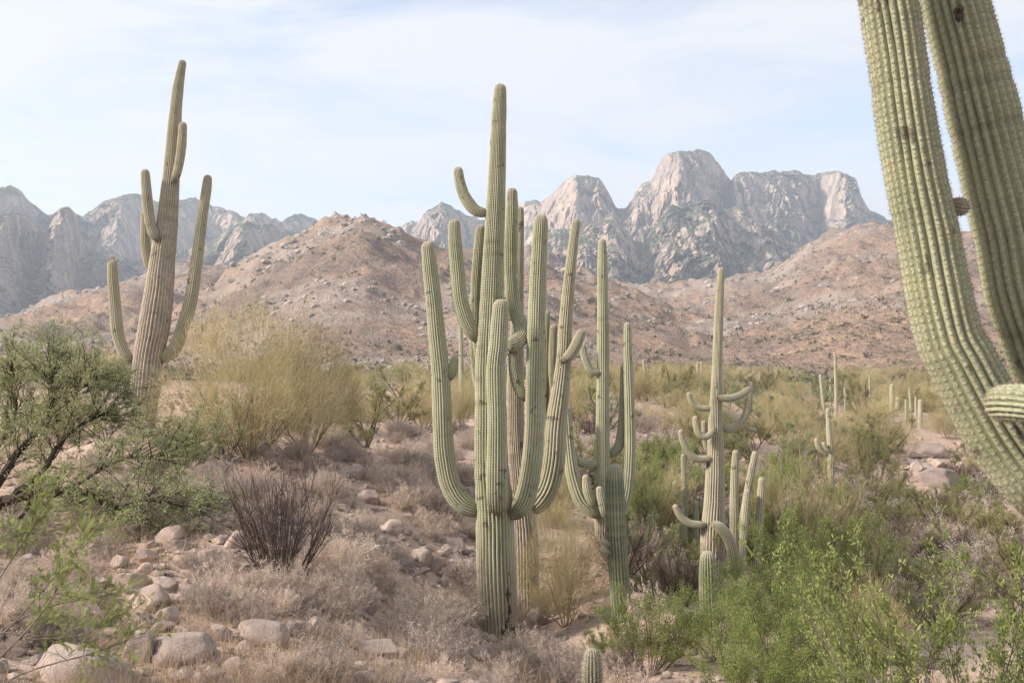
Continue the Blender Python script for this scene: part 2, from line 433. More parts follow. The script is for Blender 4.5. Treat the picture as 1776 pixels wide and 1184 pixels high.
def ground_z(x, y):
    x, y = np.asarray(x, float), np.asarray(y, float)
    d = np.maximum(y, 0.5); u = x / d
    z = near_z(u, np.minimum(d, 300))
    amp = np.clip(d / 12, 0.15, 1.0)
    z = z + amp * (0.34 * (fbm(x * 0.42, y * 0.42, 0, 4, 11) - 0.5) + 0.10 * (fbm(x * 2.3, y * 2.3, 0, 3, 21) - 0.5))
    z = z + smooth(18, 90, d) * 1.0 * (fbm(x * 0.06, y * 0.06, 0, 3, 31) - 0.5)
    b = smooth(150, 320, d)
    zf = -1.4 + 0 * d
    pxs = W0 / 2 + u * F
    for (D, d0, tab, pw) in HILLS:
        tx, ty = _hill_tab[D]
        wob = (fbm(d * 0.006, u * 5, 3.3, 3, 51) - 0.5) * 46 * np.clip(1 - d / D, 0, 1)
        e = (HORIZON - np.interp(pxs + wob, tx, ty)) / F
        Dk = D * (1 + 0.10 * np.sin(u * 9 + D) + 0.10 * (fbm(u * 14, 0 * u, D, 3, 57) - 0.5))
        t = np.clip((d - d0) / (Dk - d0), 0, 1)
        zc = e * Dk
        prof = t ** pw
        zk = -1.4 + (zc + 1.4) * prof
        back = np.clip((d - Dk) / (Dk * 0.6), 0, 1)
        zk = zk - np.maximum(zc, 0) * 0.9 * back * back - 30 * back
        zf = np.maximum(zf, zk) + 0
    gul = fbm(x * 0.0095, y * 0.0065, 0, 5, 61, 0.5, True) - 0.64
    gul = gul * 44 * smooth(230, 520, d) * (1 - smooth(0.0, 0.3, np.clip((d - 900) / 2000, 0, 1)))
    crestfade = 0.36
    rough = (fbm(x * 0.03, y * 0.03, 0, 4, 71) - 0.5) * 15 * smooth(180, 420, d)
    fine = (fbm(x * 0.055, y * 0.055, 0, 2, 73, 0.6, True) - 0.6) * 7.0 * smooth(180, 420, d)
    zf = zf + gul * crestfade + rough + fine
    return z * (1 - b) + zf * b

COLS = []
t_in = np.linspace(-0.545, 0.545, 560)
side = np.geomspace(0.55, 2.6, 36)
US = np.concatenate([-side[::-1], t_in, side])
DS = np.unique(np.concatenate([np.geomspace(0.9, 8, 60), np.geomspace(8, 60, 150), np.geomspace(60, 1300, 270), np.geomspace(1300, 4000, 12)]))
gu, gd = np.meshgrid(US, DS)
gx, gy = gu * gd, gd
gz = ground_z(gx, gy)
gz = np.where(gd > 1400, np.minimum(gz, -5), gz)
nr, nc = gu.shape
idx = np.arange(nr * nc).reshape(nr, nc)
quads = np.stack([idx[:-1, :-1], idx[:-1, 1:], idx[1:, 1:], idx[1:, :-1]], -1).reshape(-1, 4)
# a patch behind the camera closes the sheet
GV = np.stack([gx, gy, gz], -1).reshape(-1, 3)
xb = US * DS[0]
back = []
for yb in (0.0, -3.0, -12.0, -60.0, -400.0):
    k = 1 + (-yb) * 2.0
    back.append(np.stack([xb * k, np.full(nc, yb), gz[0] - 0.0 * k], -1))
bV = np.concatenate(back)
bi = np.arange(len(bV)).reshape(5, nc) + len(GV)
bq = [np.stack([bi[0, :-1], bi[0, 1:], idx[0, 1:], idx[0, :-1]], -1)]
for k in range(4): bq.append(np.stack([bi[k + 1, :-1], bi[k + 1, 1:], bi[k, 1:], bi[k, :-1]], -1))
GVall = np.concatenate([GV, bV])
farA = smooth(28, 110, GVall[:, 1])
pxa = W0 / 2 + F * GVall[:, 0] / np.maximum(GVall[:, 1], 1)
rockA = smooth(0.50, 0.62, fbm(GVall[:, 0] * 0.016, GVall[:, 1] * 0.016, GVall[:, 2] * 0.03, 4, 81)) * 0.8
rockA = np.maximum(rockA, smooth(75, 92, GVall[:, 2]) * np.exp(-((pxa - 600) / 85) ** 2) * (GVall[:, 1] < 700)) * farA
ground = link('ground', mesh_from('ground', GVall, [quads] + bq, M['ground'], {'far': farA, 'rock': rockA}))
tag(ground, kind='structure')

def gz1(x, y): return float(ground_z(np.array([x]), np.array([y]))[0])

_scan_d = np.geomspace(2.0, 300, 900)
def hit(px, py, dmin=2.0):
    """first ground point seen at this pixel of the photograph"""
    u = (px - W0 / 2) / F
    zz = ground_z(u * _scan_d, _scan_d)
    _, sy = to_px(np.stack([u * _scan_d, _scan_d, zz], -1))
    ok = np.nonzero((sy <= py) & (_scan_d >= dmin))[0]
    i = ok[0] if len(ok) else len(_scan_d) - 1
    d = _scan_d[i]
    return np.array([u * d, d, zz[i]])

# ---------------------------------------------------------------- mountains
def mountain(name, D, Wd, tab, zb, seed, amp, nu=520, label=None, plan=None):
    tx = np.array([t[0] for t in tab], float); ty = np.array([t[1] for t in tab], float)
    px = np.linspace(tx[0], tx[-1], nu)
    py = np.interp(px, tx, ty)
    k = np.ones(3) / 3
    py = np.convolve(np.pad(py, 1, mode='edge'), k, 'valid')
    py = py + (fbm(px * 0.09, 0 * px, seed, 4, seed + 5, 0.6) - 0.5) * 11
    e = (HORIZON - py) / F
    u = (px - W0 / 2) / F
    prof_d = [0, .30, .50, .62, .70, .80, .88, .94, 1.0, 1.08, 1.5, 2.2]
    prof_z = [0, .16, .30, .46, .52, .66, .84, .95, 1.0, .97, .6, 0]
    tt = np.concatenate([np.linspace(0, 1, 150)[:-1] ** 0.9, np.linspace(1, 2.2, 16)])
    uu, vv = np.meshgrid(u, tt)
    ee = np.broadcast_to(e, uu.shape)
    Dk = D * (1 + 0.05 * np.sin(uu * 14 + seed))
    if plan: Dk = D + np.interp(W0 / 2 + uu * F, [q[0] for q in plan], [q[1] for q in plan])
    # buttresses: each column's profile is pushed back or forth by vertical ribs
    shift = (fbm(uu * 26, 0 * uu, seed * 1.7, 4, seed + 3) - 0.5) * 0.5
    fv = np.clip(vv + shift * np.sin(np.clip(vv, 0, 1) * math.pi), 0, 2.2)
    zf = np.interp(fv, prof_d, prof_z)
    led = fbm(uu * 9, 0 * uu, seed * 2.3, 2, seed + 41) * 0.5
    zf = zf + 0.020 * np.sin((zf * 9 + led * 6) * 2 * math.pi) * np.sin(np.clip(vv, 0, 1) * math.pi)
    d = Dk - Wd * (1 - vv)
    zc = ee * Dk
    z = zb + (zc - zb) * zf
    x, y = uu * d, d
    s = 1.0 / 120
    r1 = fbm(x * s, y * s, z * s * 0.35, 5, seed + 11, 0.55, True)
    r2 = fbm(x * s * 3.2, y * s * 3.2, z * s * 0.9, 4, seed + 19, 0.6, True)
    r3 = fbm(x * s * 9, y * s * 9, z * s * 4, 3, seed + 31, 0.65, True)
    m = np.sin(np.clip(vv, 0, 1) * math.pi) ** 0.6 * (vv < 1.0)
    disp = (r1 - 0.62) * amp * 2.3 + (r2 - 0.6) * amp * 0.95 + (r3 - 0.6) * amp * 0.42
    wx = x + (r2 - 0.5) * 40; wz = z + (r3 - 0.5) * 30
    disp = disp * 0.8 + (blocks(wx / 75, y / 75, wz / 120, seed + 61) - 0.5) * amp * 0.8 + (blocks(wx / 27, y / 27, wz / 42, seed + 71) - 0.5) * amp * 0.42 + (blocks(wx / 11, y / 11, wz / 15, seed + 81) - 0.5) * amp * 0.16
    y2 = y - disp * m
    x2 = x + (fbm(x * s * 2, z * s * 2, 1.3, 3, seed + 23) - 0.5) * amp * 0.5 * m
    z2 = z + (r2 - 0.6) * amp * 0.30 * m
    # keep direction from the camera for skyline rows only
    V = np.stack([x2, y2, z2], -1)
    a = np.zeros_like(V); b = np.zeros_like(V)
    a[:, 1:-1] = V[:, 2:] - V[:, :-2]; b[1:-1] = V[2:] - V[:-2]
    a[:, 0] = a[:, 1]; a[:, -1] = a[:, -2]; b[0] = b[1]; b[-1] = b[-2]
    nrm = np.cross(a, b); nrm /= np.linalg.norm(nrm, axis=-1, keepdims=True) + 1e-9
    up = np.abs(nrm[..., 2])
    hollow = 0.62 - r1
    veg = smooth(0.50, 0.78, up) * 0.55 + np.clip(hollow, -0.1, 0.25) * 1.1 + smooth(0.80, 0.35, vv) * 0.30
    ii = np.arange(V.shape[0] * V.shape[1]).reshape(V.shape[:2])
    q = np.stack([ii[:-1, :-1], ii[:-1, 1:], ii[1:, 1:], ii[1:, :-1]], -1).reshape(-1, 4)
    o = link(name, mesh_from(name, V.reshape(-1, 3), [q], M['cliff'], {'veg': veg.ravel()}, False))
    tag(o, kind='structure', label=label)
    return o

LEFT_BACK = [(-900,330),(-500,300),(-200,345),(0,323),(12,321),(30,326),(45,345),(58,358),(85,372),(97,370),(104,358),(118,356),(125,369),(138,374),(160,362),(185,345),(205,337),(235,333),(265,345),(290,352),(310,346),(335,341),(355,350),(385,362),(410,368),(418,375),(435,370),(445,367),(465,375),(485,383),(500,373),(520,370),(548,380),(580,402),(640,430),(700,460)]
LEFT_FRONT = [(-900,420),(-300,410),(-60,380),(0,372),(25,360),(45,372),(62,400),(78,402),(88,380),(104,358),(118,356),(128,376),(140,420),(170,440),(230,455),(290,440),(330,425),(360,420),(395,398),(425,381),(445,390),(470,384),(490,398),(530,410),(600,440),(700,480)]
RIGHT_BACK = [(560,470),(640,430),(690,396),(705,386),(730,380),(745,360),(765,350),(785,357),(805,370),(835,380),(870,375),(895,362),(910,350),(928,342),(942,350),(965,330),(985,310),(1000,303),(1020,300),(1040,308),(1055,330),(1065,350),(1072,362),(1085,358),(1100,342),(1110,320),(1118,312),(1130,311),(1138,296),(1145,275),(1160,265),(1185,258),(1215,258),(1235,265),(1250,285),(1262,300),(1268,311),(1280,301),(1312,295),(1340,297),(1360,295),(1395,298),(1425,301),(1440,296),(1460,294),(1475,304),(1487,312),(1495,335),(1510,362),(1530,372),(1545,382),(1600,396),(1680,410),(1800,430),(2200,480)]
RIGHT_FRONT = [(600,520),(700,460),(800,440),(880,440),(930,420),(965,398),(1010,396),(1040,382),(1062,362),(1075,380),(1086,405),(1112,422),(1140,386),(1165,352),(1185,362),(1210,350),(1232,346),(1255,365),(1280,357),(1303,370),(1312,388),(1345,402),(1380,424),(1420,436),(1500,450),(1700,470)]
mountain('rocky_mountain', 2250, 620, RIGHT_BACK, 60, 3, 62, 560, None, [(600, 200), (690, 150), (770, -20), (840, 120), (900, 60), (1000, -80), (1065, 60), (1110, 20), (1180, -140), (1262, 60), (1275, -60), (1425, 230), (1470, 40), (1500, 150), (1700, 300)])
mountain('rocky_mountain', 1700, 430, RIGHT_FRONT, 60, 29, 50, 400)
mountain('rocky_mountain', 2100, 600, LEFT_BACK, 20, 47, 60, 440, None, [(-500, -500), (-30, -260), (60, 20), (92, -20), (105, -60), (135, 140), (150, 40), (210, 30), (340, 260), (420, 240), (445, 180), (560, 420), (700, 600)])
mountain('rocky_mountain', 1600, 460, LEFT_FRONT, 20, 71, 52, 380, None, [(-500, -400), (0, -180), (60, 20), (100, -60), (140, 120), (230, 20), (330, 160), (420, 60), (500, 220), (700, 400)])

# ---------------------------------------------------------------- saguaros
def catmull(P, n_per):
    P = np.asarray(P, float)
    Q = np.vstack([2 * P[0] - P[1], P, 2 * P[-1] - P[-2]])
    out = []
    for i in range(1, len(Q) - 2):
        t = np.linspace(0, 1, n_per, endpoint=False)[:, None]
        a, b, c, d = Q[i - 1], Q[i], Q[i + 1], Q[i + 2]
        out.append(0.5 * (2 * b + (c - a) * t + (2 * a - 5 * b + 4 * c - d) * t ** 2 + (3 * b - a - 3 * c + d) * t ** 3))
    out.append(Q[-2][None])
    return np.vstack(out)

def sweep(P, R, ribs, per, step, seed, cork=None, neck=False, depth=0.15, lump=0.03):
    """ribbed, round-tipped column along P with radii R -> V, faces, attrs, (crest samples)"""
    PR = catmull(np.column_stack([np.asarray(P, float), np.asarray(R, float)]), 14)
    seg = np.r_[0, np.cumsum(np.linalg.norm(np.diff(PR[:, :3], axis=0), axis=1))]
    L = seg[-1]; rt = PR[-1, 3]
    n = max(6, int(L / step))
    s = np.linspace(0, L, n)
    C = np.column_stack([np.interp(s, seg, PR[:, k]) for k in range(3)]); r = np.interp(s, seg, PR[:, 3])
    T = np.gradient(C, axis=0); T /= np.linalg.norm(T, axis=1, keepdims=True)
    a = np.linspace(0, math.pi / 2, 9)[1:]                # dome
    Cd = C[-1] + T[-1] * (np.sin(a) * rt * 1.15)[:, None]
    rd = rt * np.maximum(np.cos(a) ** 0.8, 0.015)
    C = np.vstack([C, Cd]); r = np.r_[r, rd]; s = np.r_[s, L + np.sin(a) * rt]
    T = np.vstack([T, np.repeat(T[-1:], len(a), 0)])
    U = np.zeros_like(C)
    ref = np.array([0.0, -1.0, 0.0]); u0 = ref - T[0] * ref.dot(T[0]); U[0] = u0 / np.linalg.norm(u0)
    for i in range(1, len(C)):
        v = U[i - 1] - T[i] * U[i - 1].dot(T[i]); U[i] = v / np.linalg.norm(v)
    B = np.cross(T, U)
    na = ribs * per
    th = np.arange(na) / na * 2 * math.pi
    S, TH = np.meshgrid(s, th, indexing='ij')
    rmean = float(np.mean(R))
    w = (fbm(S / (rmean * 5), np.cos(TH) * 1.2, np.sin(TH) * 1.2 + seed, 3, seed) - 0.5)
    pr = np.abs(np.sin(ribs * (TH + 0.10 * w / 1.0) / 2)) ** 0.62
    pin = 1 + lump * 2.0 * (fbm(S / (rmean * 2.4), 0 * S, seed * 3.1, 3, seed + 2) - 0.5) + lump * 1.6 * (fbm(S / (rmean * 1.3), np.cos(TH) * 2, np.sin(TH) * 2, 3, seed + 9) - 0.5)
    rn = np.random.default_rng(seed + 400); notch = np.zeros_like(s)
    for s0 in rn.uniform(0.15, max(0.2, L - 0.15), max(1, int(L / 0.32))):
        notch = np.maximum(notch, rn.uniform(0.3, 1.0) * np.exp(-((s - s0) / (0.16 * rmean)) ** 2))
    pin = pin * (1 - lump * 1.5 * notch[:, None])
    prof = (1 - depth * 1.45 * (1 - pr)) * pin
    rr = r.copy()
    if neck:
        q = np.clip(s / (rmean * 2.2), 0, 1); rr = rr * (0.62 + 0.38 * np.sin(q * math.pi / 2))
    Rad = rr[:, None] * prof
    V = C[:, None] + U[:, None] * (np.cos(TH) * Rad)[..., None] + B[:, None] * (np.sin(TH) * Rad)[..., None]
    ii = np.arange(V.shape[0] * na).reshape(-1, na)
    jj = np.roll(ii, -1, 1)
    q = np.stack([ii[:-1], jj[:-1], jj[1:], ii[1:]], -1).reshape(-1, 4)
    tipd = (s[-1] - s)
    ck = np.zeros_like(S)
    if cork: ck = cork(S, TH, S / s[-1])
    jt = (1 - smooth(rmean * 0.3, rmean * 1.7, S + 0.5 * rmean * w)) * (1.0 if neck else 0.0)
    at_ = {'rib': pr.ravel(), 'arc': S.ravel(), 'cork': ck.ravel(), 'joint': np.maximum(jt, 0.55 * np.repeat(notch[:, None], na, 1) * (w > 0.02)).ravel(), 'tipd': np.repeat(tipd, na)}
    cr = [(k * per + per // 2) for k in range(ribs)]
    crest = (V[:, cr], C, s, T)
    return V.reshape(-1, 3), [q], at_, crest

def spines(crest, spacing, length, width, seed, count=7, facing=None):
    """wool pad and spine cluster at every areole on the crests"""
    Vc, C, s, T = crest
    rng = np.random.default_rng(seed)
    g = Geo()
    ns = max(3, int(s[-1] / spacing)); ss = np.linspace(0.02, s[-1] - 0.004, ns)
    P = np.stack([np.stack([np.interp(ss + 0.5 * spacing * (k % 2), s, Vc[:, k, c]) for c in range(3)], -1) for k in range(Vc.shape[1])], 1)
    Cc = np.stack([np.interp(ss, s, C[:, c]) for c in range(3)], -1)[:, None]
    Tt = np.stack([np.interp(ss, s, T[:, c]) for c in range(3)], -1)[:, None] + 0 * P
    P, Tt = P.reshape(-1, 3), Tt.reshape(-1, 3); Nn = P - np.repeat(Cc, Vc.shape[1], 1).reshape(-1, 3)
    Nn /= np.linalg.norm(Nn, axis=1, keepdims=True) + 1e-9
    if facing is not None:
        k = Nn @ facing > -0.35; P, Tt, Nn = P[k], Tt[k], Nn[k]
    n = len(P)
    Bt = np.cross(Nn, Tt); Bt /= np.linalg.norm(Bt, axis=1, keepdims=True) + 1e-9
    Tt = np.cross(Bt, Nn)
    w = width
    pad = np.stack([P + Bt * w - Nn * 0.002, P + Tt * w * 1.25 - Nn * 0.002, P - Bt * w - Nn * 0.002, P - Tt * w * 1.25 - Nn * 0.002, P + Nn * w * 0.75], 1).reshape(-1, 3)
    b = np.arange(n)[:, None] * 5
    f = np.concatenate([np.concatenate([b + i, b + (i + 1) % 4, b + 4], 1) for i in range(4)])
    g.add(pad, [f], np.repeat(rng.random(n) * 0.5 + 0.2, 5))
    for _ in range(count):
        dr = Nn * rng.uniform(0.35, 1.0, (n, 1)) + Tt * rng.normal(0, 0.75, (n, 1)) + Bt * rng.normal(0, 0.75, (n, 1))
        dr /= np.linalg.norm(dr, axis=1, keepdims=True)
        ln = length * rng.uniform(0.5, 1.15, (n, 1))
        sd_ = np.cross(dr, rng.normal(0, 1, (n, 3))); sd_ /= np.linalg.norm(sd_, axis=1, keepdims=True) + 1e-9
        hw = length * 0.035
        v = np.stack([P + sd_ * hw, P - sd_ * hw, P + dr * ln], 1).reshape(-1, 3)
        g.add(v, [np.arange(n * 3).reshape(-1, 3)], np.repeat(rng.random(n), 3))
    return g

def col3(pts, d, dd=0.0):
    """traced (px, py, width px[, extra depth]) -> centre points and radii"""
    P, R = [], []
    for p in pts:
        dep = d + (p[3] if len(p) > 3 else dd)
        P.append(at(p[0], p[1], dep)); R.append(p[2] / 2 / F * dep)
    return P, R

def saguaro(label, d, trunk, arms=(), mat='saguaro', ribs=24, step=0.048, per=5, cork=None, seed=1, spine=None, group=None, sink=0.25, lump=0.025, name='saguaro'):
    P, R = col3(trunk, d)
    base = P[0].copy()
    zg = gz1(base[0], base[1])
    low = P[0].copy(); low[2] = min(low[2], zg) - sink
    P = [low] + P; R = [R[0]] + R
    root_loc = np.array([base[0], base[1], zg])
    root = link(name, None, loc=root_loc)
    tag(root, label, 'cactus', group)
    def add(nm, P_, R_, neck, sd, rb, ckf):
        # outline traced at mid-crest: ribs stand slightly proud
        V, fs, at_, crest = sweep(np.array(P_) - root_loc, np.array(R_) * 1.04, rb, per, step, sd, ckf, neck, lump=lump)
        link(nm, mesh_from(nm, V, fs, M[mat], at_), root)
        if spine:
            g = spines(crest, *spine[:3], sd, spine[3], np.array([-0.1, -0.95, 0.2]))
            o = link('spines', g.mesh('spines', M[spine[4]]), root); o['kind'] = 'stuff'
    add('trunk', P, R, False, seed, ribs, cork)
    for k, a in enumerate(arms):
        dd = 0.0
        pts = a
        if isinstance(a, tuple): pts, dd = a
        Pa, Ra = col3(pts, d, dd)
        add('arm', Pa, Ra, True, seed + 7 * (k + 1), max(12, int(ribs * 0.72)), None)
    return root

def cork_low(h, amt=0.9, all_=0.0):
    def f(S, TH, t):
        e = fbm(S * 1.3, np.cos(TH) * 1.5, np.sin(TH) * 1.5, 3, 5) - 0.5
        return np.clip((1 - smooth(h * 0.35, h, S + e * h * 1.1)) * amt + all_ * (1 - smooth(0.5, 0.85, t)), 0, 1)
    return f

# tall saguaro on the left shoulder of the slope
saguaro('tall tan-trunked saguaro with buds on one arm, rising behind the dark-limbed mesquite', 17,
    [(242,757,44),(244,735,44),(253,667,49),(258,616,49),(267,569,51),(275,515,48),(280,468,43),(285,424,39),(290,380,35),(297,304,28),(304,203,21),(309,152,18),(316,112,13)],
    [([(300,316,12),(304,309,14),(310,287,15),(315,253,15.5),(317,220,14)], -0.16),
     ([(278,417,12),(268,409,16),(262,392,17),(257,362,17.5),(254,330,17),(252,302,14.5)], -0.20),
     ([(268,470,14),(258,458,15),(253,430,16),(252,396,16),(252,372,14)], 0.30),
     ([(232,628,16),(221,620,19),(211,602,20),(203,570,20),(199,520,19),(196,485,18),(195,460,16)], 0.0),
     ([(276,624,20),(290,617,22),(304,602,22.5),(317,568,22.5),(330,525,22),(338,475,20.5),(345,424,19),(351,375,17.5),(358,330,16.5),(360,312,14.5)], 0.0)],
    mat='saguaro_tan', ribs=27, cork=cork_low(2.4, 1.0, 0.75), seed=11)

# many-armed saguaro in the middle
saguaro('massive many-armed green saguaro with a dark scar down its base', 12,
    [(866,1108,66),(863,1040,66),(860,960,66),(858,890,64),(852,800,58),(851,700,54),(850,620,49),(853,520,41),(857,420,35),(861,330,31),(864,240,27),(866,190,24.5),(867.5,158,21)],
    [([(850,369,16),(838,369,18),(822,363,20),(806,341,20),(798,318,18.5),(795,299,16.5)], 0.0),
     ([(832,592,20),(822,580,24),(809,556,27),(798,518,26),(793,468,25),(789,417,22.5),(788,392,20)], 0.0),
     ([(838,884,30),(822,881,36),(799,868,37),(780,836,35.5),(771,789,34.5),(768,745,33),(766,688,32),(763,635,30.5),(757,575,29),(752,520,27),(746,468,25),(742,432,22)], 0.0),
     ([(862,884,30,-0.18),(862,872,34,-0.33),(861.5,830,35,-0.42),(862,732,33,-0.43),(860,644,32.5,-0.42),(864,600,31.5,-0.42),(867,552,29,-0.41),(868,534,26,-0.41)]),
     ([(884,893,30),(898,884,36),(912,857,37),(922,805,35),(927,742,33),(928,680,32),(929,620,31),(931,552,30),(934,468,28),(937,405,26),(938,386,24)], -0.12),
     ([(874,596,22,-0.05),(884,598,25,-0.16),(896,594,27,-0.12),(904,582,27,0.02),(903,562,26,0.2),(893,537,24,0.32),(887,490,23,0.36),(886,426,22.5,0.36),(888,370,21.5,0.36),(888,337,19,0.36)]),
     ([(842,650,16,0.25),(832,620,17,0.33),(826,560,18.5,0.35),(826,500,19,0.35),(830,440,18.5,0.35),(833,400,16.5,0.35)]),
     ([(842,700,14,0.3),(828,660,15,0.42),(822,600,15,0.45),(820,550,14,0.45),(820,514,12,0.45)]),
     ([(916,694,16,-0.05),(906,684,18,-0.06),(897,665,19,-0.06),(892,640,19,-0.06),(890,616,16.5,-0.06)]),
     ([(774,660,14),(781,652,16),(786,640,16.5),(788,626,14)])],
    ribs=31, cork=cork_low(1.7, 0.7), seed=23)

# the one close behind it
saguaro('slender brownish saguaro with a leaning arm, close behind the massive many-armed one', 13.2,
    [(914,1080,46),(911,1000,46),(908,900,44),(898,800,32),(894,730,30),(894,665,29),(897,560,22),(900,468,17),(902,400,13.5),(903,365,11)],
    [([(916,884,32),(932,872,38),(950,843,40),(960,800,39),(965,732,36),(973,670,30),(978,622,26),(981,560,23),(987,489,20),(994,426,17),(999,388,15)], 0.0),
     ([(972,720,14),(964,690,14.5),(959,650,15),(959,610,15),(960,570,13)], 0.30),
     ([(972,628,14),(983,621,18),(992,611,19),(1001,595,19),(1007,580,16.5)], -0.20),
     ([(930,790,13),(942,760,14),(945,700,15),(946,620,15),(948,546,12)], 0.35)],
    mat='saguaro_tan', ribs=28, cork=cork_low(2.6, 0.85, 0.5), seed=37)

# slim green one to the right of it
saguaro('slim pale-green saguaro with a long low curved arm, in front of the green mesquite', 16,
    [(1046,930,28),(1045,860,27),(1045,800,25),(1045.5,700,22),(1046,570,19.5),(1045,470,17.5),(1044.5,422,14)],
    [([(1046,648,10),(1036,646,12.5),(1024,641,13.5),(1015,622,13.5),(1011,602,12)], -0.05),
     ([(1070,905,16),(1081,880,19),(1089,840,20),(1092,795,20),(1092.5,738,19),(1090,653,17),(1088,600,15.5),(1088,566,13)], 0.0),
     ([(1050,790,13),(1062,785,16),(1073,774,16.5),(1079,740,15.5),(1081.5,690,14),(1082,640,12)], 0.12),
     ([(1044,800,13),(1030,804,15),(1014,804,15),(1000,797,14),(994,780,13)], -0.05),
     ([(1042,895,20),(1028,886,25),(1008,866,26),(994,826,23.5),(987,780,20),(984,738,18),(983,712,15)], -0.18),
     ([(1032,880,13),(1024,868,14.5),(1018,848,15),(1016,830,12.5)], -0.28),
     ([(1048,896,13),(1046,878,14),(1042,862,14),(1040,850,12)], -0.35)],
    ribs=20, cork=cork_low(1.0, 0.6), seed=51, step=0.048)

# contorted one
saguaro('saguaro with contorted curling arms and one drooping to the ground', 17,
    [(1234,1035,41),(1236,930,40),(1239,864,34),(1241,780,28.5),(1241,717,22),(1243.5,653,18),(1246,569,15.5),(1249,500,13),(1250.5,470,11)],
    [([(1243,689,9),(1253,690,12),(1269,690,12.5),(1286,684,12),(1297,676,11)], -0.20),
     ([(1246,738,11),(1258,744,13),(1273,742,13.5),(1289,727,13),(1298,703,12),(1301,668,11)], 0.10),
     ([(1246,706,10),(1256,712,12),(1269,721,12),(1284,732,11),(1297,743,9),(1308,746,8)], 0.30),
     ([(1238,707,8),(1227,708,9.5),(1212,707,10),(1200,698,9.5),(1195,685,8.5)], 0.0),
     ([(1240,741,9),(1234,750,11.5),(1225,757,12),(1214,754,12),(1208,740,11.5),(1206,727,10)], -0.22),
     ([(1236,790,8),(1226,778,9),(1222,758,9.5),(1221,734,8.5)], 0.20),
     ([(1238,795,10),(1226,795,12),(1209,795,12),(1193,782,12),(1184,763,11),(1181,750,9.5)], -0.08),
     ([(1226,910,11),(1214,910,13),(1196,907,13),(1180,895,12),(1172,880,10)], -0.12),
     ([(1234,908,14,-0.18),(1243,911,18,-0.28),(1256,922,19,-0.32),(1267,942,19,-0.33),(1272,970,18.5,-0.33),(1275,996,18,-0.35),(1283,1010,18,-0.36),(1293,1006,16.5,-0.36)])],
    ribs=24, cork=cork_low(1.6, 0.7, 0.2), seed=67, step=0.048, mat='saguaro_tan')
saguaro('saguaro of upright close-set stems beside the drooping arm', 18,
    [(1276,1030,15),(1274,960,15),(1273,898,14.5),(1274,830,13.5),(1276,787,12)],
    [([(1280,1030,12),(1284,990,12.5),(1287,920,12.5),(1295,860,12),(1303,820,12),(1309,788,10.5)], 0.25),
     ([(1286,1030,12),(1287,990,13),(1289,932,13),(1293,885,12.5),(1296,854,11)], -0.10),
     ([(1300,1032,13),(1309,1015,14),(1313,985,14.5),(1316,920,14),(1319,870,13.5),(1321,834,11.5)], 0.0),
     ([(1308,1030,9),(1318,1018,10.5),(1323,1002,10.5),(1325,995,8)], 0.05)],
    ribs=16, cork=cork_low(0.8, 0.6), seed=79, step=0.04, mat='saguaro_tan')
saguaro('small pale saguaro of thin stems beside the lowest curled arm', 18.6,
    [(1194,990,13),(1188,946,12.5),(1183,905,12),(1176,865,11.5),(1171,840,10)],
    [([(1190,960,9),(1189,930,10),(1187,880,10),(1186,830,9.5),(1185,792,8.5)], 0.15),
     ([(1198,970,10),(1206,945,11),(1207,910,11),(1206,873,9.5)], 0.1)],
    ribs=14, seed=83, step=0.045, mat='saguaro')

# young ones
saguaro('young armless saguaro spear beside the yellow-green palo verde', 12,
    [(1079,1088,33),(1076,1040,33.5),(1073,990,33.5),(1069,930,34),(1067,870,33.5),(1066,835,31),(1066,821,27)],
    [([(1058,944,9),(1051,942,11),(1047,939,10)], -0.15), ([(1058,958,9),(1050,956,11),(1045,953,10)], -0.15)],
    mat='saguaro_young_shaded', ribs=19, seed=91, spine=(0.045, 0.016, 0.003, 2, 'spine'), lump=0.012)
saguaro('short young saguaro half sunk in the bright green bushes', 11.5,
    [(1232,1085,31),(1229,1040,31.5),(1228,1000,31),(1227.5,978,28),(1227.5,970,26)],
    mat='saguaro_young_shaded', ribs=18, seed=97, spine=(0.045, 0.016, 0.003, 2, 'spine'), lump=0.012)
saguaro('tiny spiny young saguaro on the bare ground below the yellow palo verde', 8,
    [(1027,1216,31),(1027,1170,32),(1027,1150,31),(1027,1139,27)],
    mat='saguaro_young_shaded', ribs=16, seed=101, spine=(0.022, 0.032, 0.007, 9, 'spine_pale'), lump=0.01)

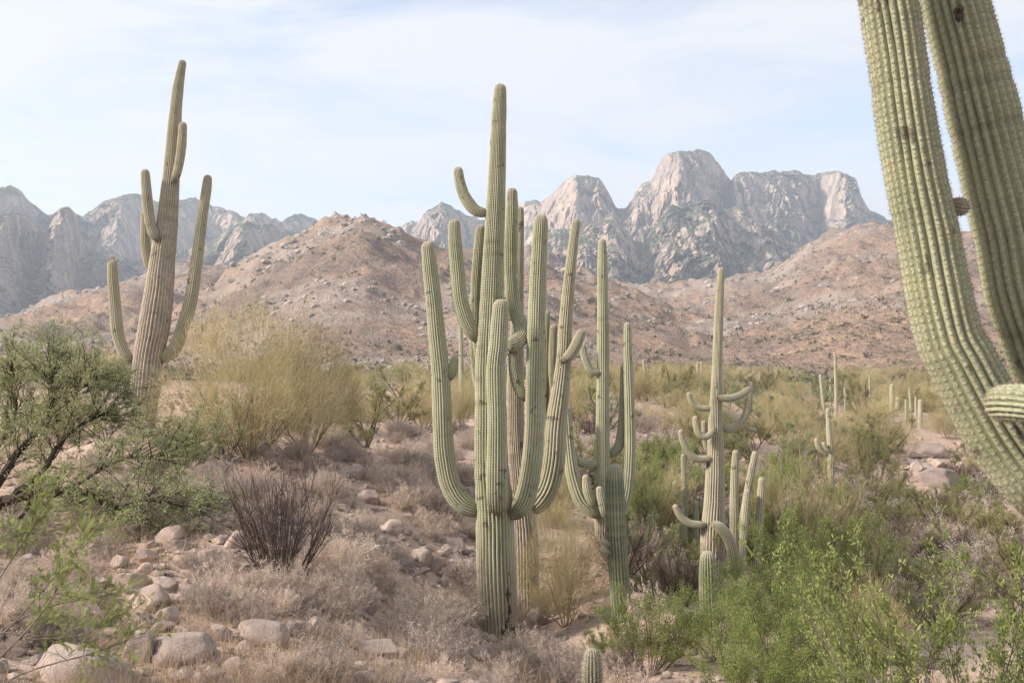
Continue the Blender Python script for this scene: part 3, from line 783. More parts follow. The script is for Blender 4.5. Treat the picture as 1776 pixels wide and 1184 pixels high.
# near saguaro whose trunk stands beyond the frame
def near_saguaro():
    d = 4.0
    bx, by = 2.55, 4.35
    zg = gz1(bx, by)
    rl = np.array([bx, by, zg])
    root = link('saguaro', None, loc=rl)
    tag(root, 'huge spiny saguaro with two thick close-ribbed arms curving up side by side', 'cactus')
    def put(nm, P, R, neck, sd, ribs, lump=0.03, sp=True):
        V, fs, at_, crest = sweep(np.array(P) - rl, R, ribs, 7, 0.019, sd, None, neck, depth=0.15, lump=lump)
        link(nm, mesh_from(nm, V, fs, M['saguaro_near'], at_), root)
        if sp:
            g = spines(crest, 0.020, 0.018, 0.0036, sd, 7, np.array([-0.3, -0.93, 0.1]))
            o = link('spines', g.mesh('spines', M['spine']), root); o['kind'] = 'stuff'
    tr = [np.array([bx, by, zg - 0.3]), np.array([bx, by, zg + 1]), np.array([bx + 0.02, by, zg + 2.5]), np.array([bx, by + 0.02, 4.2])]
    put('trunk', tr, [0.27, 0.27, 0.25, 0.18], False, 5, 24, sp=False)
    P, R = col3([(1965,948,100,.3),(1890,905,116,.15),(1812,846,122),(1748,770,124),(1700,690,121),(1664,620,119),(1646,585,116),(1627,507,112),(1608,405,109),(1587,304,106),(1570,203,104),(1556,101,102),(1540,0,104),(1518,-140,100),(1500,-260,90)], d)
    put('arm', P, np.array(R) * 0.96, True, 15, 23)
    P, R = col3([(1985,830,100,.4),(1920,780,122,.3),(1858,700,130,.25),(1808,600,131,.22),(1776,507,131,.2),(1756,405,130,.2),(1731,304,128,.2),(1706,203,125,.2),(1681,101,119,.2),(1655,0,114,.2),(1629,-120,108,.2),(1612,-230,95,.2)], d)
    put('arm', P, np.array(R) * 0.96, True, 25, 23)
    P, R = col3([(1905,742,50,-.30),(1845,716,62,-.40),(1795,702,66,-.43),(1758,698,66,-.37),(1742,699,64,-.30)], d)
    put('arm', P, R, True, 35, 18, 0.01)
    P, R = col3([(1640,352,22,.05),(1652,356,28,.05),(1661,358,32,.05)], d)
    V, fs, at_, crest = sweep(np.array(P) - rl, R, 14, 6, 0.006, 9, lambda S, TH, t: 0 * S + 1, True)
    link('arm_bud', mesh_from('arm_bud', V, fs, M['saguaro_near'], at_), root)
    g = spines(crest, 0.012, 0.016, 0.005, 9, 6)
    o = link('spines', g.mesh('spines', M['spine']), root); o['kind'] = 'stuff'
    # nest-hole scar on the right arm
    c = at(1662, 22, d + 0.2 - 112 / 2 / F * d * 0.98) - rl
    ph = np.linspace(0, 2 * math.pi, 14, endpoint=False)
    rng = np.random.default_rng(4); V = []
    for rad, dep in ((0.026, 0.004), (0.019, -0.012), (0.011, -0.004), (0.001, 0.006)):
        rj = rad * (1 + 0.25 * rng.normal(0, 1, 14) * (rad > .005))
        V.append(np.stack([c[0] + np.cos(ph) * rj * 0.75, np.full(14, c[1] + dep), c[2] + np.sin(ph) * rj * 1.2], -1))
    V = np.concatenate(V); ii = np.arange(56).reshape(4, 14); jj = np.roll(ii, -1, 1)
    q = np.stack([ii[:-1], jj[:-1], jj[1:], ii[1:]], -1).reshape(-1, 4)
    o = link('scar', mesh_from('scar', V, [q], M['joint'], {'tint': RNG.random(56)}), root)
near_saguaro()

# far poles and clumps
def far_saguaro(label, d, trunk, arms=(), group=None, seed=1):
    P, R = col3(trunk, d)
    g = gz1(P[0][0], P[0][1])
    return saguaro(label, d, trunk, arms, mat='saguaro_tan' if seed % 2 else 'saguaro', ribs=12, per=4, step=0.12, seed=seed, group=group, sink=max(0.3, P[0][2] - g + 0.3) if P[0][2] > g else 0.3)

far_saguaro('dark-footed saguaro with short stubby arms among brush by the rocky wash', 30, [(1441,852,11),(1441,800,11),(1438,750,9),(1436,712,7.5)],
    [([(1440,790,6),(1428,784,8),(1419,775,8),(1416,764,7)], 0), ([(1440,785,6),(1433,778,7),(1429,770,6.5)], -0.1)], None, 5)
far_saguaro('lone thin saguaro stem behind the big left arm of the massive saguaro', 36, [(800,690,9),(800,630,8.5),(799,565,6.5)], (), None, 6)
far_saguaro('tallest thin pole saguaro above the olive belt of brush', 62, [(1450,728,6),(1450,680,5.5),(1448,613,4)], (), None, 7)
far_saguaro('leaning pole saguaro beside the tallest pole saguaro', 58, [(1431,725,6.5),(1427,690,6),(1423,652,5)], (), None, 8)
sm = 'small distant pole saguaro standing in the scattered stand above the brush belt'
sg = 'distant pole saguaros in the stand'
poles = [(1440,656,1441,700,4,75),(1465,672,1467,722,4.5,62),(1468,683,1470,722,4,64),(1500,675,1501,706,4,80),(1508,650,1509,704,3.6,84),(1515,668,1515,702,3.4,86),(1521,668,1521,700,3.2,88),(1526,676,1526,702,3.2,88),(1531,678,1531,702,3.2,86),(1537,672,1537,704,3.4,86),(1577,672,1581,722,4.5,62),(1588,688,1589,720,4.5,64),(1571,692,1572,738,4.5,58),(1575,702,1576,735,4.5,58),(1405,672,1405,690,3,90),(1594,694,1594,720,4,66)]
for i, (x0, y0, x1, y1, w, d) in enumerate(poles):
    far_saguaro(sm, d, [(x1, y1 + 6, w * 1.1), ((x0 + x1) / 2, (y0 + y1) / 2, w), (x0, y0 + 2, w * 0.75)], (), sg, 20 + i)
far_saguaro('stout distant saguaro with a thick knobby side arm in the far stand', 60, [(1547,712,8),(1547,690,8),(1547,670,7)], [([(1547,712,7),(1554,708,8),(1557,698,8),(1557,692,6.5)], -0.1), ([(1548,712,6),(1561,706,6.5),(1563,696,6)], 0.1)], None, 41)
far_saguaro('stout armless saguaro at the rocky edge of the far stand', 56, [(1596,738,8),(1596,715,8),(1596,696,6.5)], (), None, 43)
far_saguaro('distant many-stemmed saguaro at the foot of the hill, behind the contorted one', 78, [(1216,680,6),(1216,655,6),(1216,630,5)], [([(1214,682,4),(1210,670,5),(1210,650,5),(1210,630,4.5)], 0), ([(1218,680,4),(1224,672,5),(1225,664,4.5)], -0.1), ([(1222,682,4),(1227,672,4.5),(1228,660,4)], 0.1), ([(1212,680,4),(1205,672,4),(1204,664,4)], 0.1)], None, 45)
far_saguaro('distant fan-shaped saguaro of many arms above the olive brush belt', 88, [(1120,672,5),(1119,650,5),(1116,626,4)], [([(1118,672,3.5),(1112,664,4),(1110,656,4)], 0), ([(1122,672,3.5),(1126,662,4),(1128,648,3.5)], 0), ([(1122,674,3.5),(1132,664,4),(1134,644,3.5)], 0.2), ([(1118,676,3.5),(1107,668,3.5),(1105,660,3.5)], 0.2)], None, 47)

def base_scar():
    root = [o for o in col.objects if o.get('label', '').startswith('massive many-armed')][0]
    rl = np.array(root.location); g = Geo(); r = np.random.default_rng(3)
    ph = np.linspace(0, 2 * math.pi, 12, endpoint=False)
    for px, py, w, h in ((881, 1030, 8, 22), (884, 1058, 7, 16), (880, 1080, 12, 20), (886, 1096, 16, 20), (872, 1098, 12, 16)):
        off = math.sqrt(max(1, 33 ** 2 - (px - 864) ** 2)) / F * 12
        c0 = at(px, py, 12 - off) - rl; V = []
        for f_, dep in ((1.0, 0.012), (0.8, -0.012), (0.45, -0.016), (0.02, -0.004)):
            j = 1 + 0.22 * r.normal(0, 1, 12) * (f_ > 0.1)
            V.append(np.stack([c0[0] + np.cos(ph) * f_ * j * w / 2 / F * 12, np.full(12, c0[1] + dep), c0[2] + np.sin(ph) * f_ * j * h / 2 / F * 12], -1))
        V = np.concatenate(V); ii = np.arange(48).reshape(4, 12); jj = np.roll(ii, -1, 1)
        g.add(V, [np.stack([ii[:-1], jj[:-1], jj[1:], ii[1:]], -1).reshape(-1, 4)], r.random(48))
    link('scar', g.mesh('scar', M['joint']), root)
base_scar()

# buds on the tip of the left saguaro's low arm
def tip_buds():
    root = [o for o in col.objects if o.get('label', '').startswith('tall tan-trunked')][0]
    rl = np.array(root.location)
    for i, (dx, dy) in enumerate(((-6, 1), (-2, -2), (2, -2), (6, 0), (0, -4))):
        p0 = at(195 + dx, 454 + dy, 17 + (i % 3 - 1) * 0.04) - rl
        V, fs, at_, _ = sweep(np.array([p0, p0 + np.array([dx * .002, 0, .03]), p0 + np.array([dx * .004, 0, .06])]), [0.012, 0.016, 0.013], 6, 2, 0.015, i)
        link('flower_bud', mesh_from('flower_bud', V, fs, M['saguaro'], at_), root)
tip_buds()

# ---------------------------------------------------------------- plants: branching generator
UP = np.array([0, 0, 1.0])
def nrm(v): return v / (np.linalg.norm(v, axis=-1, keepdims=True) + 1e-9)

class Br:
    """a set of quadratic branches P(t) = P + D L t + B L t^2 with base radius W"""
    def __init__(s, P, D, L, B, Wd): s.P, s.D, s.L, s.B, s.W = P, D, L, B, Wd
    def pos(s, t, i): return s.P[i] + s.D[i] * (s.L[i] * t)[:, None] + s.B[i] * (s.L[i] * t * t)[:, None]
    def tan(s, t, i): return nrm(s.D[i] + 2 * s.B[i] * t[:, None])

def stems(rng, n, L, lean, W, spread=0.08, bend=0.15, upb=0.1, lmin=0.7):
    az = np.arange(n) / n * 2 * math.pi + rng.uniform(-.5, .5, n)
    ln = lean[0] + (lean[1] - lean[0]) * np.sqrt(rng.random(n))
    D = np.stack([np.cos(az) * np.sin(ln), np.sin(az) * np.sin(ln), np.cos(ln)], -1)
    P = np.stack([np.cos(az) * spread * rng.random(n), np.sin(az) * spread * rng.random(n), np.full(n, -0.06)], -1)
    return Br(P, D, L * rng.uniform(lmin, 1.1, n), rng.normal(0, bend, (n, 3)) + UP * upb, np.full(n, W))

def grow(rng, par, k, lenf, spread, up, t0=0.25, t1=1.0, bend=0.15, upb=0.0, wf=0.5, tip=True):
    n = len(par.P); i = np.repeat(np.arange(n), k)
    t = rng.uniform(t0, t1, n * k)
    if tip: t[::k] = 0.98
    P = par.pos(t, i); T = par.tan(t, i)
    D = nrm(T + rng.normal(0, spread, (n * k, 3)) + UP * up)
    L = par.L[i] * lenf * (1.15 - 0.55 * t) * rng.uniform(0.6, 1.25, n * k)
    return Br(P, D, L, rng.normal(0, bend, (n * k, 3)) + UP * upb, par.W[i] * wf * (1.1 - 0.5 * t))

def ribbons(g, b, rng, nseg, wmin, tint, taper=0.75):
    n = len(b.P); ts = np.linspace(0, 1, nseg + 1)
    side = nrm(np.cross(b.D, rng.normal(0, 1, (n, 3))))
    w = np.maximum(b.W, wmin)
    V = []
    for t in ts:
        p = b.P + b.D * (b.L * t)[:, None] + b.B * (b.L * t * t)[:, None]
        h = (w * (1 - taper * t) * 0.5)[:, None] * side
        V += [p - h, p + h]
    V = np.stack(V, 1)
    base = (np.arange(n) * 2 * (nseg + 1))[:, None]
    q = np.concatenate([base + np.array([[2 * k, 2 * k + 1, 2 * k + 3, 2 * k + 2]]) for k in range(nseg)])
    tn = tint if np.ndim(tint) else rng.random(n) * tint
    g.add(V.reshape(-1, 3), [q], np.repeat(tn, 2 * (nseg + 1)))

def tubes(g, b, rng, nseg, wmin, tint=1.0, sides=5, taper=0.6, crook=0.0):
    n = len(b.P)
    ts = np.linspace(0, 1, nseg + 1)
    s1 = nrm(np.cross(b.D, rng.normal(0, 1, (n, 3)))); s2 = nrm(np.cross(b.D, s1))
    w = np.maximum(b.W, wmin); V = []
    for t in ts:
        p = b.P + b.D * (b.L * t)[:, None] + b.B * (b.L * t * t)[:, None]
        for k in range(sides):
            a = 2 * math.pi * k / sides
            V.append(p + (s1 * math.cos(a) + s2 * math.sin(a)) * (w * (1 - taper * t) * 0.5)[:, None])
    V = np.stack(V, 1)
    base = (np.arange(n) * sides * (nseg + 1))[:, None]
    q = np.concatenate([base + np.array([[j * sides + k, j * sides + (k + 1) % sides, (j + 1) * sides + (k + 1) % sides, (j + 1) * sides + k]]) for j in range(nseg) for k in range(sides)])
    g.add(V.reshape(-1, 3), [q], np.repeat(rng.random(n) * tint, sides * (nseg + 1)))

def leaves(g, b, rng, k, ln, wd, t0=0.15, jit=0.015, along=0.6, up=0.3, tint=(0, 1)):
    n = len(b.P); i = np.repeat(np.arange(n), k)
    t = rng.uniform(t0, 1.05, n * k)
    P = b.pos(t, i) + rng.normal(0, jit, (n * k, 3))
    D = nrm(b.tan(t, i) * along + rng.normal(0, 0.55, (n * k, 3)) + UP * up)
    S = nrm(np.cross(D, rng.normal(0, 1, (n * k, 3))))
    l = (ln * rng.uniform(0.6, 1.3, n * k))[:, None]; w = (wd * rng.uniform(0.7, 1.2, n * k))[:, None]
    V = np.stack([P, P + D * l * 0.5 + S * w * 0.5, P + D * l, P + D * l * 0.5 - S * w * 0.5], 1)
    clump = rng.random(n)[i] * 0.6 + rng.random(n * k) * 0.4
    g.add(V.reshape(-1, 3), [np.arange(n * k * 4).reshape(-1, 4)], np.repeat(tint[0] + (tint[1] - tint[0]) * clump, 4))

PROTO = {}
def proto(key, wood, crown, mw, mc, h, w):
    V = np.concatenate(wood.V + (crown.V if crown else []))
    h = float(np.percentile(V[:, 2], 98.5)); w = 2 * float(np.percentile(np.hypot(V[:, 0], V[:, 1]), 96))
    PROTO.setdefault(key, []).append((wood.mesh(key + '_wood', M[mw]), crown.mesh(key + '_crown', M[mc]) if crown else None, h, w))

for sd_ in (1, 2, 3):                                   # palo verde: broom of green twigs
    r = np.random.default_rng(100 + sd_); a, c = Geo(), Geo()
    b0 = stems(r, 13, 0.95, (0.12, 1.15), 0.032, 0.10, 0.14, 0.14)
    b1 = grow(r, b0, 6, 0.75, 0.40, 0.15, 0.25, 1, 0.14, 0.08, 0.5)
    b2 = grow(r, b1, 6, 0.65, 0.40, 0.10, 0.15, 1, 0.12, 0.04, 0.5)
    tubes(a, b0, r, 5, 0.018); tubes(a, b1, r, 3, 0.008, sides=4); ribbons(a, b2, r, 3, 0.0055, 1.0)
    n = 24000
    q = nrm(r.normal(0, 1, (n, 3))); q[:, 2] = np.abs(q[:, 2]) * 0.98 + 0.02
    rad = r.random(n) ** 0.42 * (0.62 + 0.75 * fbm(q[:, 0] * 2.2 + 9, q[:, 1] * 2.2, q[:, 2] * 2.2 + sd_ * 5, 3, 160 + sd_))
    P = q * rad[:, None] * np.array([1.75, 1.75, 1.75]) + np.array([0, 0, 0.12])
    gap = fbm(P[:, 0] * 2.6, P[:, 1] * 2.6, P[:, 2] * 2.6, 2, 170 + sd_)
    k = (gap > 0.45) & (P[:, 2] > 0.18 + 0.30 * np.hypot(P[:, 0], P[:, 1]) * r.random(n)); P = P[k]; n = len(P)
    D = nrm(nrm(P + np.array([0, 0, 0.25])) + r.normal(0, 0.52, (n, 3)) + UP * 0.15)
    tn = np.clip(0.15 + 1.5 * (fbm(P[:, 0] * 3, P[:, 1] * 3, P[:, 2] * 3, 2, 180 + sd_) - 0.3) * 0.8 + r.normal(0, 0.15, n), 0, 1)
    ribbons(c, Br(P - D * 0.1, D, r.uniform(0.12, 0.34, n), r.normal(0, 0.2, (n, 3)), np.full(n, 0.0055)), r, 1, 0.0055, tn)
    proto('palo_verde', a, c, 'paloverde_wood', 'paloverde_twig', 2.5, 3.2)
for sd_ in (1, 2):                                      # young palo verde: dense upright broom
    r = np.random.default_rng(150 + sd_); a, c = Geo(), Geo()
    b0 = stems(r, 30, 0.75, (0.03, 0.75), 0.012, 0.22, 0.10, 0.10)
    b1 = grow(r, b0, 8, 0.55, 0.25, 0.25, 0.1, 1, 0.1, 0.05, 0.5)
    b2 = grow(r, b1, 8, 0.62, 0.28, 0.20, 0.1, 1, 0.1, 0.0, 0.6)
    b3 = grow(r, b2, 5, 0.70, 0.30, 0.15, 0.1, 1, 0.1, 0.0, 0.7)
    ribbons(a, b0, r, 3, 0.008, 1.0); ribbons(a, b1, r, 2, 0.005, 1.0); ribbons(c, b2, r, 1, 0.0042, 1.0); ribbons(c, b3, r, 1, 0.0038, 1.0)
    proto('broom', a, c, 'paloverde_wood', 'paloverde_twig', 1, 1)
for sd_ in (1, 2, 3):                                   # creosote: many stems, small bright leaves
    r = np.random.default_rng(200 + sd_); a, c = Geo(), Geo()
    b0 = stems(r, 18, 0.95, (0.05, 0.95), 0.016, 0.12, 0.10, 0.12)
    b1 = grow(r, b0, 7, 0.50, 0.38, 0.30, 0.2, 1, 0.12, 0.08, 0.5)
    b2 = grow(r, b1, 6, 0.55, 0.42, 0.22, 0.2, 1, 0.12, 0.02, 0.5)
    tubes(a, b0, r, 4, 0.012, sides=4); ribbons(a, b1, r, 3, 0.006, 1.0); ribbons(a, b2, r, 2, 0.004, 1.0)
    leaves(c, b2, r, 34, 0.024, 0.011, 0.0, 0.03); leaves(c, b1, r, 6, 0.024, 0.011, 0.5, 0.03)
    proto('creosote', a, c, 'dark_wood', 'creosote_leaf', 1.45, 1.7)
for sd_ in (1, 2, 3):                                   # mesquite: few crooked dark limbs, feathery leaves
    r = np.random.default_rng(300 + sd_); a, c = Geo(), Geo()
    b0 = stems(r, 7, 1.15, (0.3, 1.15), 0.06, 0.08, 0.28, 0.22)
    b1 = grow(r, b0, 5, 0.70, 0.50, 0.22, 0.3, 1, 0.25, 0.10, 0.5)
    b2 = grow(r, b1, 6, 0.60, 0.50, 0.15, 0.2, 1, 0.22, 0.0, 0.5)
    b3 = grow(r, b2, 6, 0.55, 0.55, 0.10, 0.15, 1, 0.2, -0.05, 0.5)
    tubes(a, b0, r, 6, 0.05); tubes(a, b1, r, 4, 0.02, sides=4); ribbons(a, b2, r, 3, 0.010, 1.0); ribbons(a, b3, r, 2, 0.005, 1.0)
    leaves(c, b3, r, 13, 0.045, 0.011, 0.1, 0.025, 0.5, 0.05); leaves(c, b2, r, 6, 0.045, 0.011, 0.4, 0.03, 0.5, 0.05)
    proto('mesquite', a, c, 'dark_wood', 'mesquite_leaf', 2.0, 2.9)
    PROTO.setdefault('olive_bush', []).append((PROTO['mesquite'][-1][0], c.mesh('olive_crown', M['olive_leaf']), PROTO['mesquite'][-1][2], PROTO['mesquite'][-1][3]))
for sd_ in (1, 2, 3, 4):                                # dry bursage dome
    for key, mc in (('dry_shrub', 'dry_twig'), ('grey_shrub', 'mauve_twig')):
        r = np.random.default_rng(400 + sd_); a, c = Geo(), Geo()
        b0 = stems(r, 34, 0.36, (0.05, 1.35), 0.008, 0.06, 0.15, 0.10)
        b1 = grow(r, b0, 7, 0.60, 0.45, 0.20, 0.2, 1, 0.15, 0.05, 0.5)
        b2 = grow(r, b1, 6, 0.60, 0.50, 0.15, 0.2, 1, 0.15, 0.0, 0.6)
        ribbons(a, b0, r, 3, 0.006, 1.0); ribbons(c, b1, r, 2, 0.0045, 0.7); ribbons(c, b2, r, 1, 0.004, 1.0)
        leaves(c, b2, r, 4, 0.017, 0.0085, 0.4, 0.008, 0.4, 0.2, (0.55, 1))
        proto(key, a, c, 'grey_wood', mc, 0.48, 0.85)
for sd_ in (1, 2):                                      # leafless dark shrub
    r = np.random.default_rng(500 + sd_); a, c = Geo(), Geo()
    b0 = stems(r, 40, 0.62, (0.02, 0.95), 0.016, 0.12, 0.10, 0.10, 0.5)
    b1 = grow(r, b0, 7, 0.72, 0.34, 0.22, 0.2, 1, 0.12, 0.06, 0.5)
    b2 = grow(r, b1, 7, 0.60, 0.45, 0.15, 0.15, 1, 0.12, 0.0, 0.6)
    tubes(a, b0, r, 4, 0.007, sides=4); ribbons(c, b1, r, 3, 0.0065, 1.0); ribbons(c, b2, r, 1, 0.0045, 1.0)
    proto('bare_shrub', a, c, 'bare_wood', 'bare_wood', 1.15, 1.25)

CATS = {'broom': 'tree', 'palo_verde': 'tree', 'creosote': 'bush', 'mesquite': 'tree', 'olive_bush': 'bush', 'dry_shrub': 'shrub', 'grey_shrub': 'shrub', 'bare_shrub': 'shrub'}
NAMES = {'broom': 'palo_verde_tree', 'palo_verde': 'palo_verde_tree', 'creosote': 'creosote_bush', 'mesquite': 'mesquite_tree', 'olive_bush': 'olive_bush', 'dry_shrub': 'bursage_shrub', 'grey_shrub': 'twiggy_shrub', 'bare_shrub': 'bare_shrub'}
_pc = {}
def plant(key, loc, sw, sh, label, group=None, variant=None, rz=None, crown_only=False):
    """copy of a prototype plant: width sw and height sh in metres"""
    i = _pc.get(key, 0); _pc[key] = i + 1
    v = PROTO[key][(i if variant is None else variant) % len(PROTO[key])]
    root = link(NAMES[key], None, loc=loc)
    root.scale = (sw / v[3], sw / v[3], sh / v[2])
    root.rotation_euler = (0, 0, float(i * 2.399 if rz is None else rz))
    tag(root, label, CATS[key], group)
    link('trunk', v[0], root)
    if v[1] is not None: link('crown', v[1], root)
    return root

def plant_px(key, px, py, wpx, hpx, label, group=None, variant=None, dmin=2.0, rz=None, d=None):
    if d is None: P = hit(px, py, dmin)
    else:
        x = (px - W0 / 2) / F * d; P = np.array([x, d, gz1(x, d)])
    k = P[1] / F
    return plant(key, P, wpx * k, hpx * k, label, group, variant, rz)

def landmark(P, marks):
    u = P[0] / P[1]; v = math.log(P[1])
    return min(marks, key=lambda m: (m[0] / m[1] - u) ** 2 * 6 + (math.log(m[1]) - v) ** 2)[2]
def mark_px(px, py, name): p = hit(px, py); return (p[0], p[1], name)
SLOPE_MARKS = [mark_px(*m) for m in ((490,1008,'near the dark leafless shrub'),(327,1150,'by the biggest rounded boulder'),(860,1106,'at the foot of the massive saguaro'),(243,760,'near the foot of the tall tan-trunked saguaro'),
    (500,792,'below the big yellow palo verde'),(20,900,'under the sprawling mesquite'),(464,1112,'by the long tilted boulder'),(613,828,'near the domed grey boulder'),(740,980,'by the pale split boulder'),(630,1184,'around the round pale boulder'),
    (780,800,'behind the massive saguaro, high on the slope'),(642,1060,'by the small upright pale rock'),(90,1130,'under the arching acacia shoots'),(400,940,'by the tan boulder behind the leafless shrub'))]
BANK_MARKS = [(x_, d_, n_) for x_, d_, n_ in [mark_px(*m) for m in ((1600,790,'around the far rock pile'),(1441,848,'near the dark-footed saguaro'),(1180,755,'behind the contorted saguaro'),(1010,760,'behind the slim pale-green saguaro'),(1640,940,'by the brown-olive bush'),(1400,1000,'behind the tall soft green bush'),(1330,815,'under the broad dark green mesquite'))]]
BELT_MARKS = [((px - W0 / 2) / F * d, d, n_) for px, d, n_ in ((1450,62,'around the tallest pole saguaro'),(1530,75,'among the far stand of pole saguaros'),(1216,78,'around the distant many-stemmed saguaro'),(1120,88,'around the distant fan-shaped saguaro'),(800,45,'around the lone thin saguaro stem'),(1300,45,'behind the contorted saguaro'),(1040,50,'behind the slim pale-green saguaro'),(1700,60,'beyond the huge curving arms'),(350,70,'behind the big yellow palo verde'),(1330,130,'far out below the pinkish hill'),(1650,130,'far out beyond the pole saguaros'),(600,120,'far out below the round-topped hill'))]
THICKET_MARKS = [((px - W0 / 2) / F * d, d, n_) for px, d, n_ in ((1120,22,'behind the young armless spear'),(1235,23,'behind the contorted saguaro'),(1320,24,'behind the upright close-set stems'),(1400,15,'by the tall soft green bush'),(1480,13,'by the dark shaded bush'),(1450,24,'below the dark-footed saguaro'),(1540,17,'on the open side of the wash'))]
def size_word(h, a, b): return 'small' if h < a else ('middling' if h < b else 'large')

# --- single plants one can point to
plant_px('palo_verde', 432, 795, 330, 255, 'big wispy yellow palo verde on the slope beside the tall tan-trunked saguaro', variant=0)
plant_px('palo_verde', 535, 785, 200, 225, 'smaller wispy palo verde growing into the side of the big yellow one', variant=1)
plant_px('mesquite', 395, 800, 170, 125, 'light green feathery mesquite in front of the big yellow palo verde', variant=1)
plant_px('mesquite', 275, 858, 180, 66, 'low green mesquite around the foot of the tall tan-trunked saguaro', variant=2)
plant_px('olive_bush', 635, 775, 130, 105, 'small olive bush with dark stems beside the big yellow palo verde', variant=0)
for px, py, key, w, h, lab in ((20, 765, 'olive_bush', 150, 95, 'olive bush far behind the twisting mesquite limbs'), (110, 760, 'palo_verde', 140, 90, 'yellowish palo verde behind the sprawling mesquite'),
        (185, 765, 'mesquite', 120, 80, 'green mesquite just behind the tall tan-trunked saguaro'), (310, 775, 'olive_bush', 120, 80, 'olive bush between the tall tan-trunked saguaro and the big palo verde'),
        (330, 815, 'creosote', 110, 70, 'small green creosote below the tall tan-trunked saguaro'), (690, 735, 'olive_bush', 110, 70, 'olive bush at the brow of the slope beside the small dark-stemmed one'),
        (610, 742, 'palo_verde', 130, 80, 'low palo verde behind the small dark-stemmed olive bush')):
    plant_px(key, px, py, w, h, lab)
plant_px('bare_shrub', 490, 1008, 215, 215, 'dark leafless shrub of upright stems on the rocky slope', variant=0)
plant_px('palo_verde', 980, 1088, 165, 195, 'yellow-green palo verde between the massive saguaro and the young armless spear', variant=2)
plant_px('mesquite', 1052, 745, 120, 105, 'green mesquite with dark trunk behind the slim pale-green saguaro', variant=0, dmin=20)
plant_px('palo_verde', 735, 745, 120, 100, 'thin brownish palo verde behind the big left arm of the massive saguaro', variant=1, dmin=20)
plant_px('palo_verde', 800, 740, 90, 80, 'sparse palo verde at the far edge of the slope, by the lone thin stem', variant=2, dmin=20)
plant_px('mesquite', 1335, 815, 190, 90, 'broad dark green mesquite behind the contorted saguaro', variant=2, dmin=20)
plant_px('olive_bush', 1515, 872, 160, 125, 'olive bush with twisting bare trunk beside the dark-footed saguaro', variant=1, dmin=20)
plant_px('palo_verde', 1520, 785, 140, 95, 'rounded yellow-olive palo verde behind the dark-footed saguaro', variant=0, dmin=25)
plant_px('palo_verde', 1640, 760, 80, 60, 'small yellow palo verde at the edge of the far saguaro stand', variant=2, dmin=25)
plant_px('olive_bush', 1640, 945, 190, 100, 'brown-olive bush on the bank below the rock pile', variant=2, dmin=15)
plant_px('grey_shrub', 1720, 880, 110, 70, 'grey twiggy shrub on the bank beside the brown-olive bush', dmin=15)
plant_px('creosote', 1410, 1080, 230, 190, 'tall soft green bush filling the wash beside the upright close-set stems', variant=0, d=15)
plant_px('broom', 1385, 990, 200, 170, 'pale yellow broom-like palo verde crowning the bank behind the tall soft green bush', variant=1, d=21)
plant_px('olive_bush', 1480, 1085, 200, 190, 'dark shaded bush beside the tall soft green bush in the wash', variant=1, d=14)
plant_px('creosote', 1150, 1050, 150, 130, 'dull green bush between the young armless spear and the contorted saguaro', variant=1, d=20.5)
plant_px('broom', 1135, 930, 170, 130, 'yellowish broom bush behind the slim pale-green saguaro arm', variant=0, d=19)
plant_px('creosote', 1330, 930, 150, 120, 'fresh green bush behind the upright close-set stems', variant=2, d=21)
plant_px('bare_shrub', 1180, 1080, 110, 110, 'dark leafless shrub between green bushes in the wash', variant=1, d=13)
plant_px('dry_shrub', 1125, 1115, 110, 105, 'tan dry shrub in front of the young armless spear', variant=0, d=10.5)
plant_px('bare_shrub', 1075, 1184, 60, 90, 'thin grey leafless shrub beside the tiny spiny saguaro', variant=0, d=8.6)
for i, (px, d, w, h, lab) in enumerate([
        (1125, 9.4, 210, 140, 'bright green creosote bush behind the tiny spiny saguaro'),
        (1235, 9.8, 200, 130, 'bright green creosote bush hiding the foot of the short young saguaro'),
        (1345, 8.8, 240, 175, 'large bright green creosote bush in the middle of the wash thicket'),
        (1445, 9.2, 210, 150, 'bright green creosote bush at the shaded side of the wash thicket'),
        (1290, 7.4, 220, 160, 'low bright green creosote bush at the front of the wash thicket'),
        (1420, 7.2, 200, 160, 'low creosote bush beside the front one of the wash thicket')]):
    plant_px('creosote', px, 0, w, h, lab, variant=i, d=d)

plant_px('olive_bush', 1135, 0, 150, 85, 'low dark olive bush between the young armless spear and the short young saguaro', variant=2, d=13.2)
plant_px('olive_bush', 1185, 0, 120, 70, 'low dark olive bush behind the short young saguaro', variant=0, d=14.6)
plant_px('creosote', 1050, 0, 90, 60, 'low dull creosote at the foot of the young armless spear', variant=2, d=10.6)
for px, d, key, w, h, lab in ((1118, 14.6, 'mesquite', 130, 150, 'feathery green mesquite right behind the young armless spear'), (1180, 15.4, 'olive_bush', 120, 110, 'olive bush in front of the thin-stemmed small saguaro'),
        (1098, 17.5, 'creosote', 120, 130, 'green creosote at the foot of the slim pale-green saguaro'), (1285, 15.6, 'olive_bush', 90, 40, 'low olive bush under the drooping arm'),
        (960, 16.5, 'palo_verde', 110, 100, 'yellowish palo verde behind the slender brownish saguaro'), (1010, 20, 'olive_bush', 120, 80, 'olive bush behind the long low curved arm'),
        (930, 22, 'palo_verde', 120, 80, 'palo verde glimpsed between the clustered saguaros')):
    plant_px(key, px, 0, w, h, lab, d=d)
th = random.Random(77)
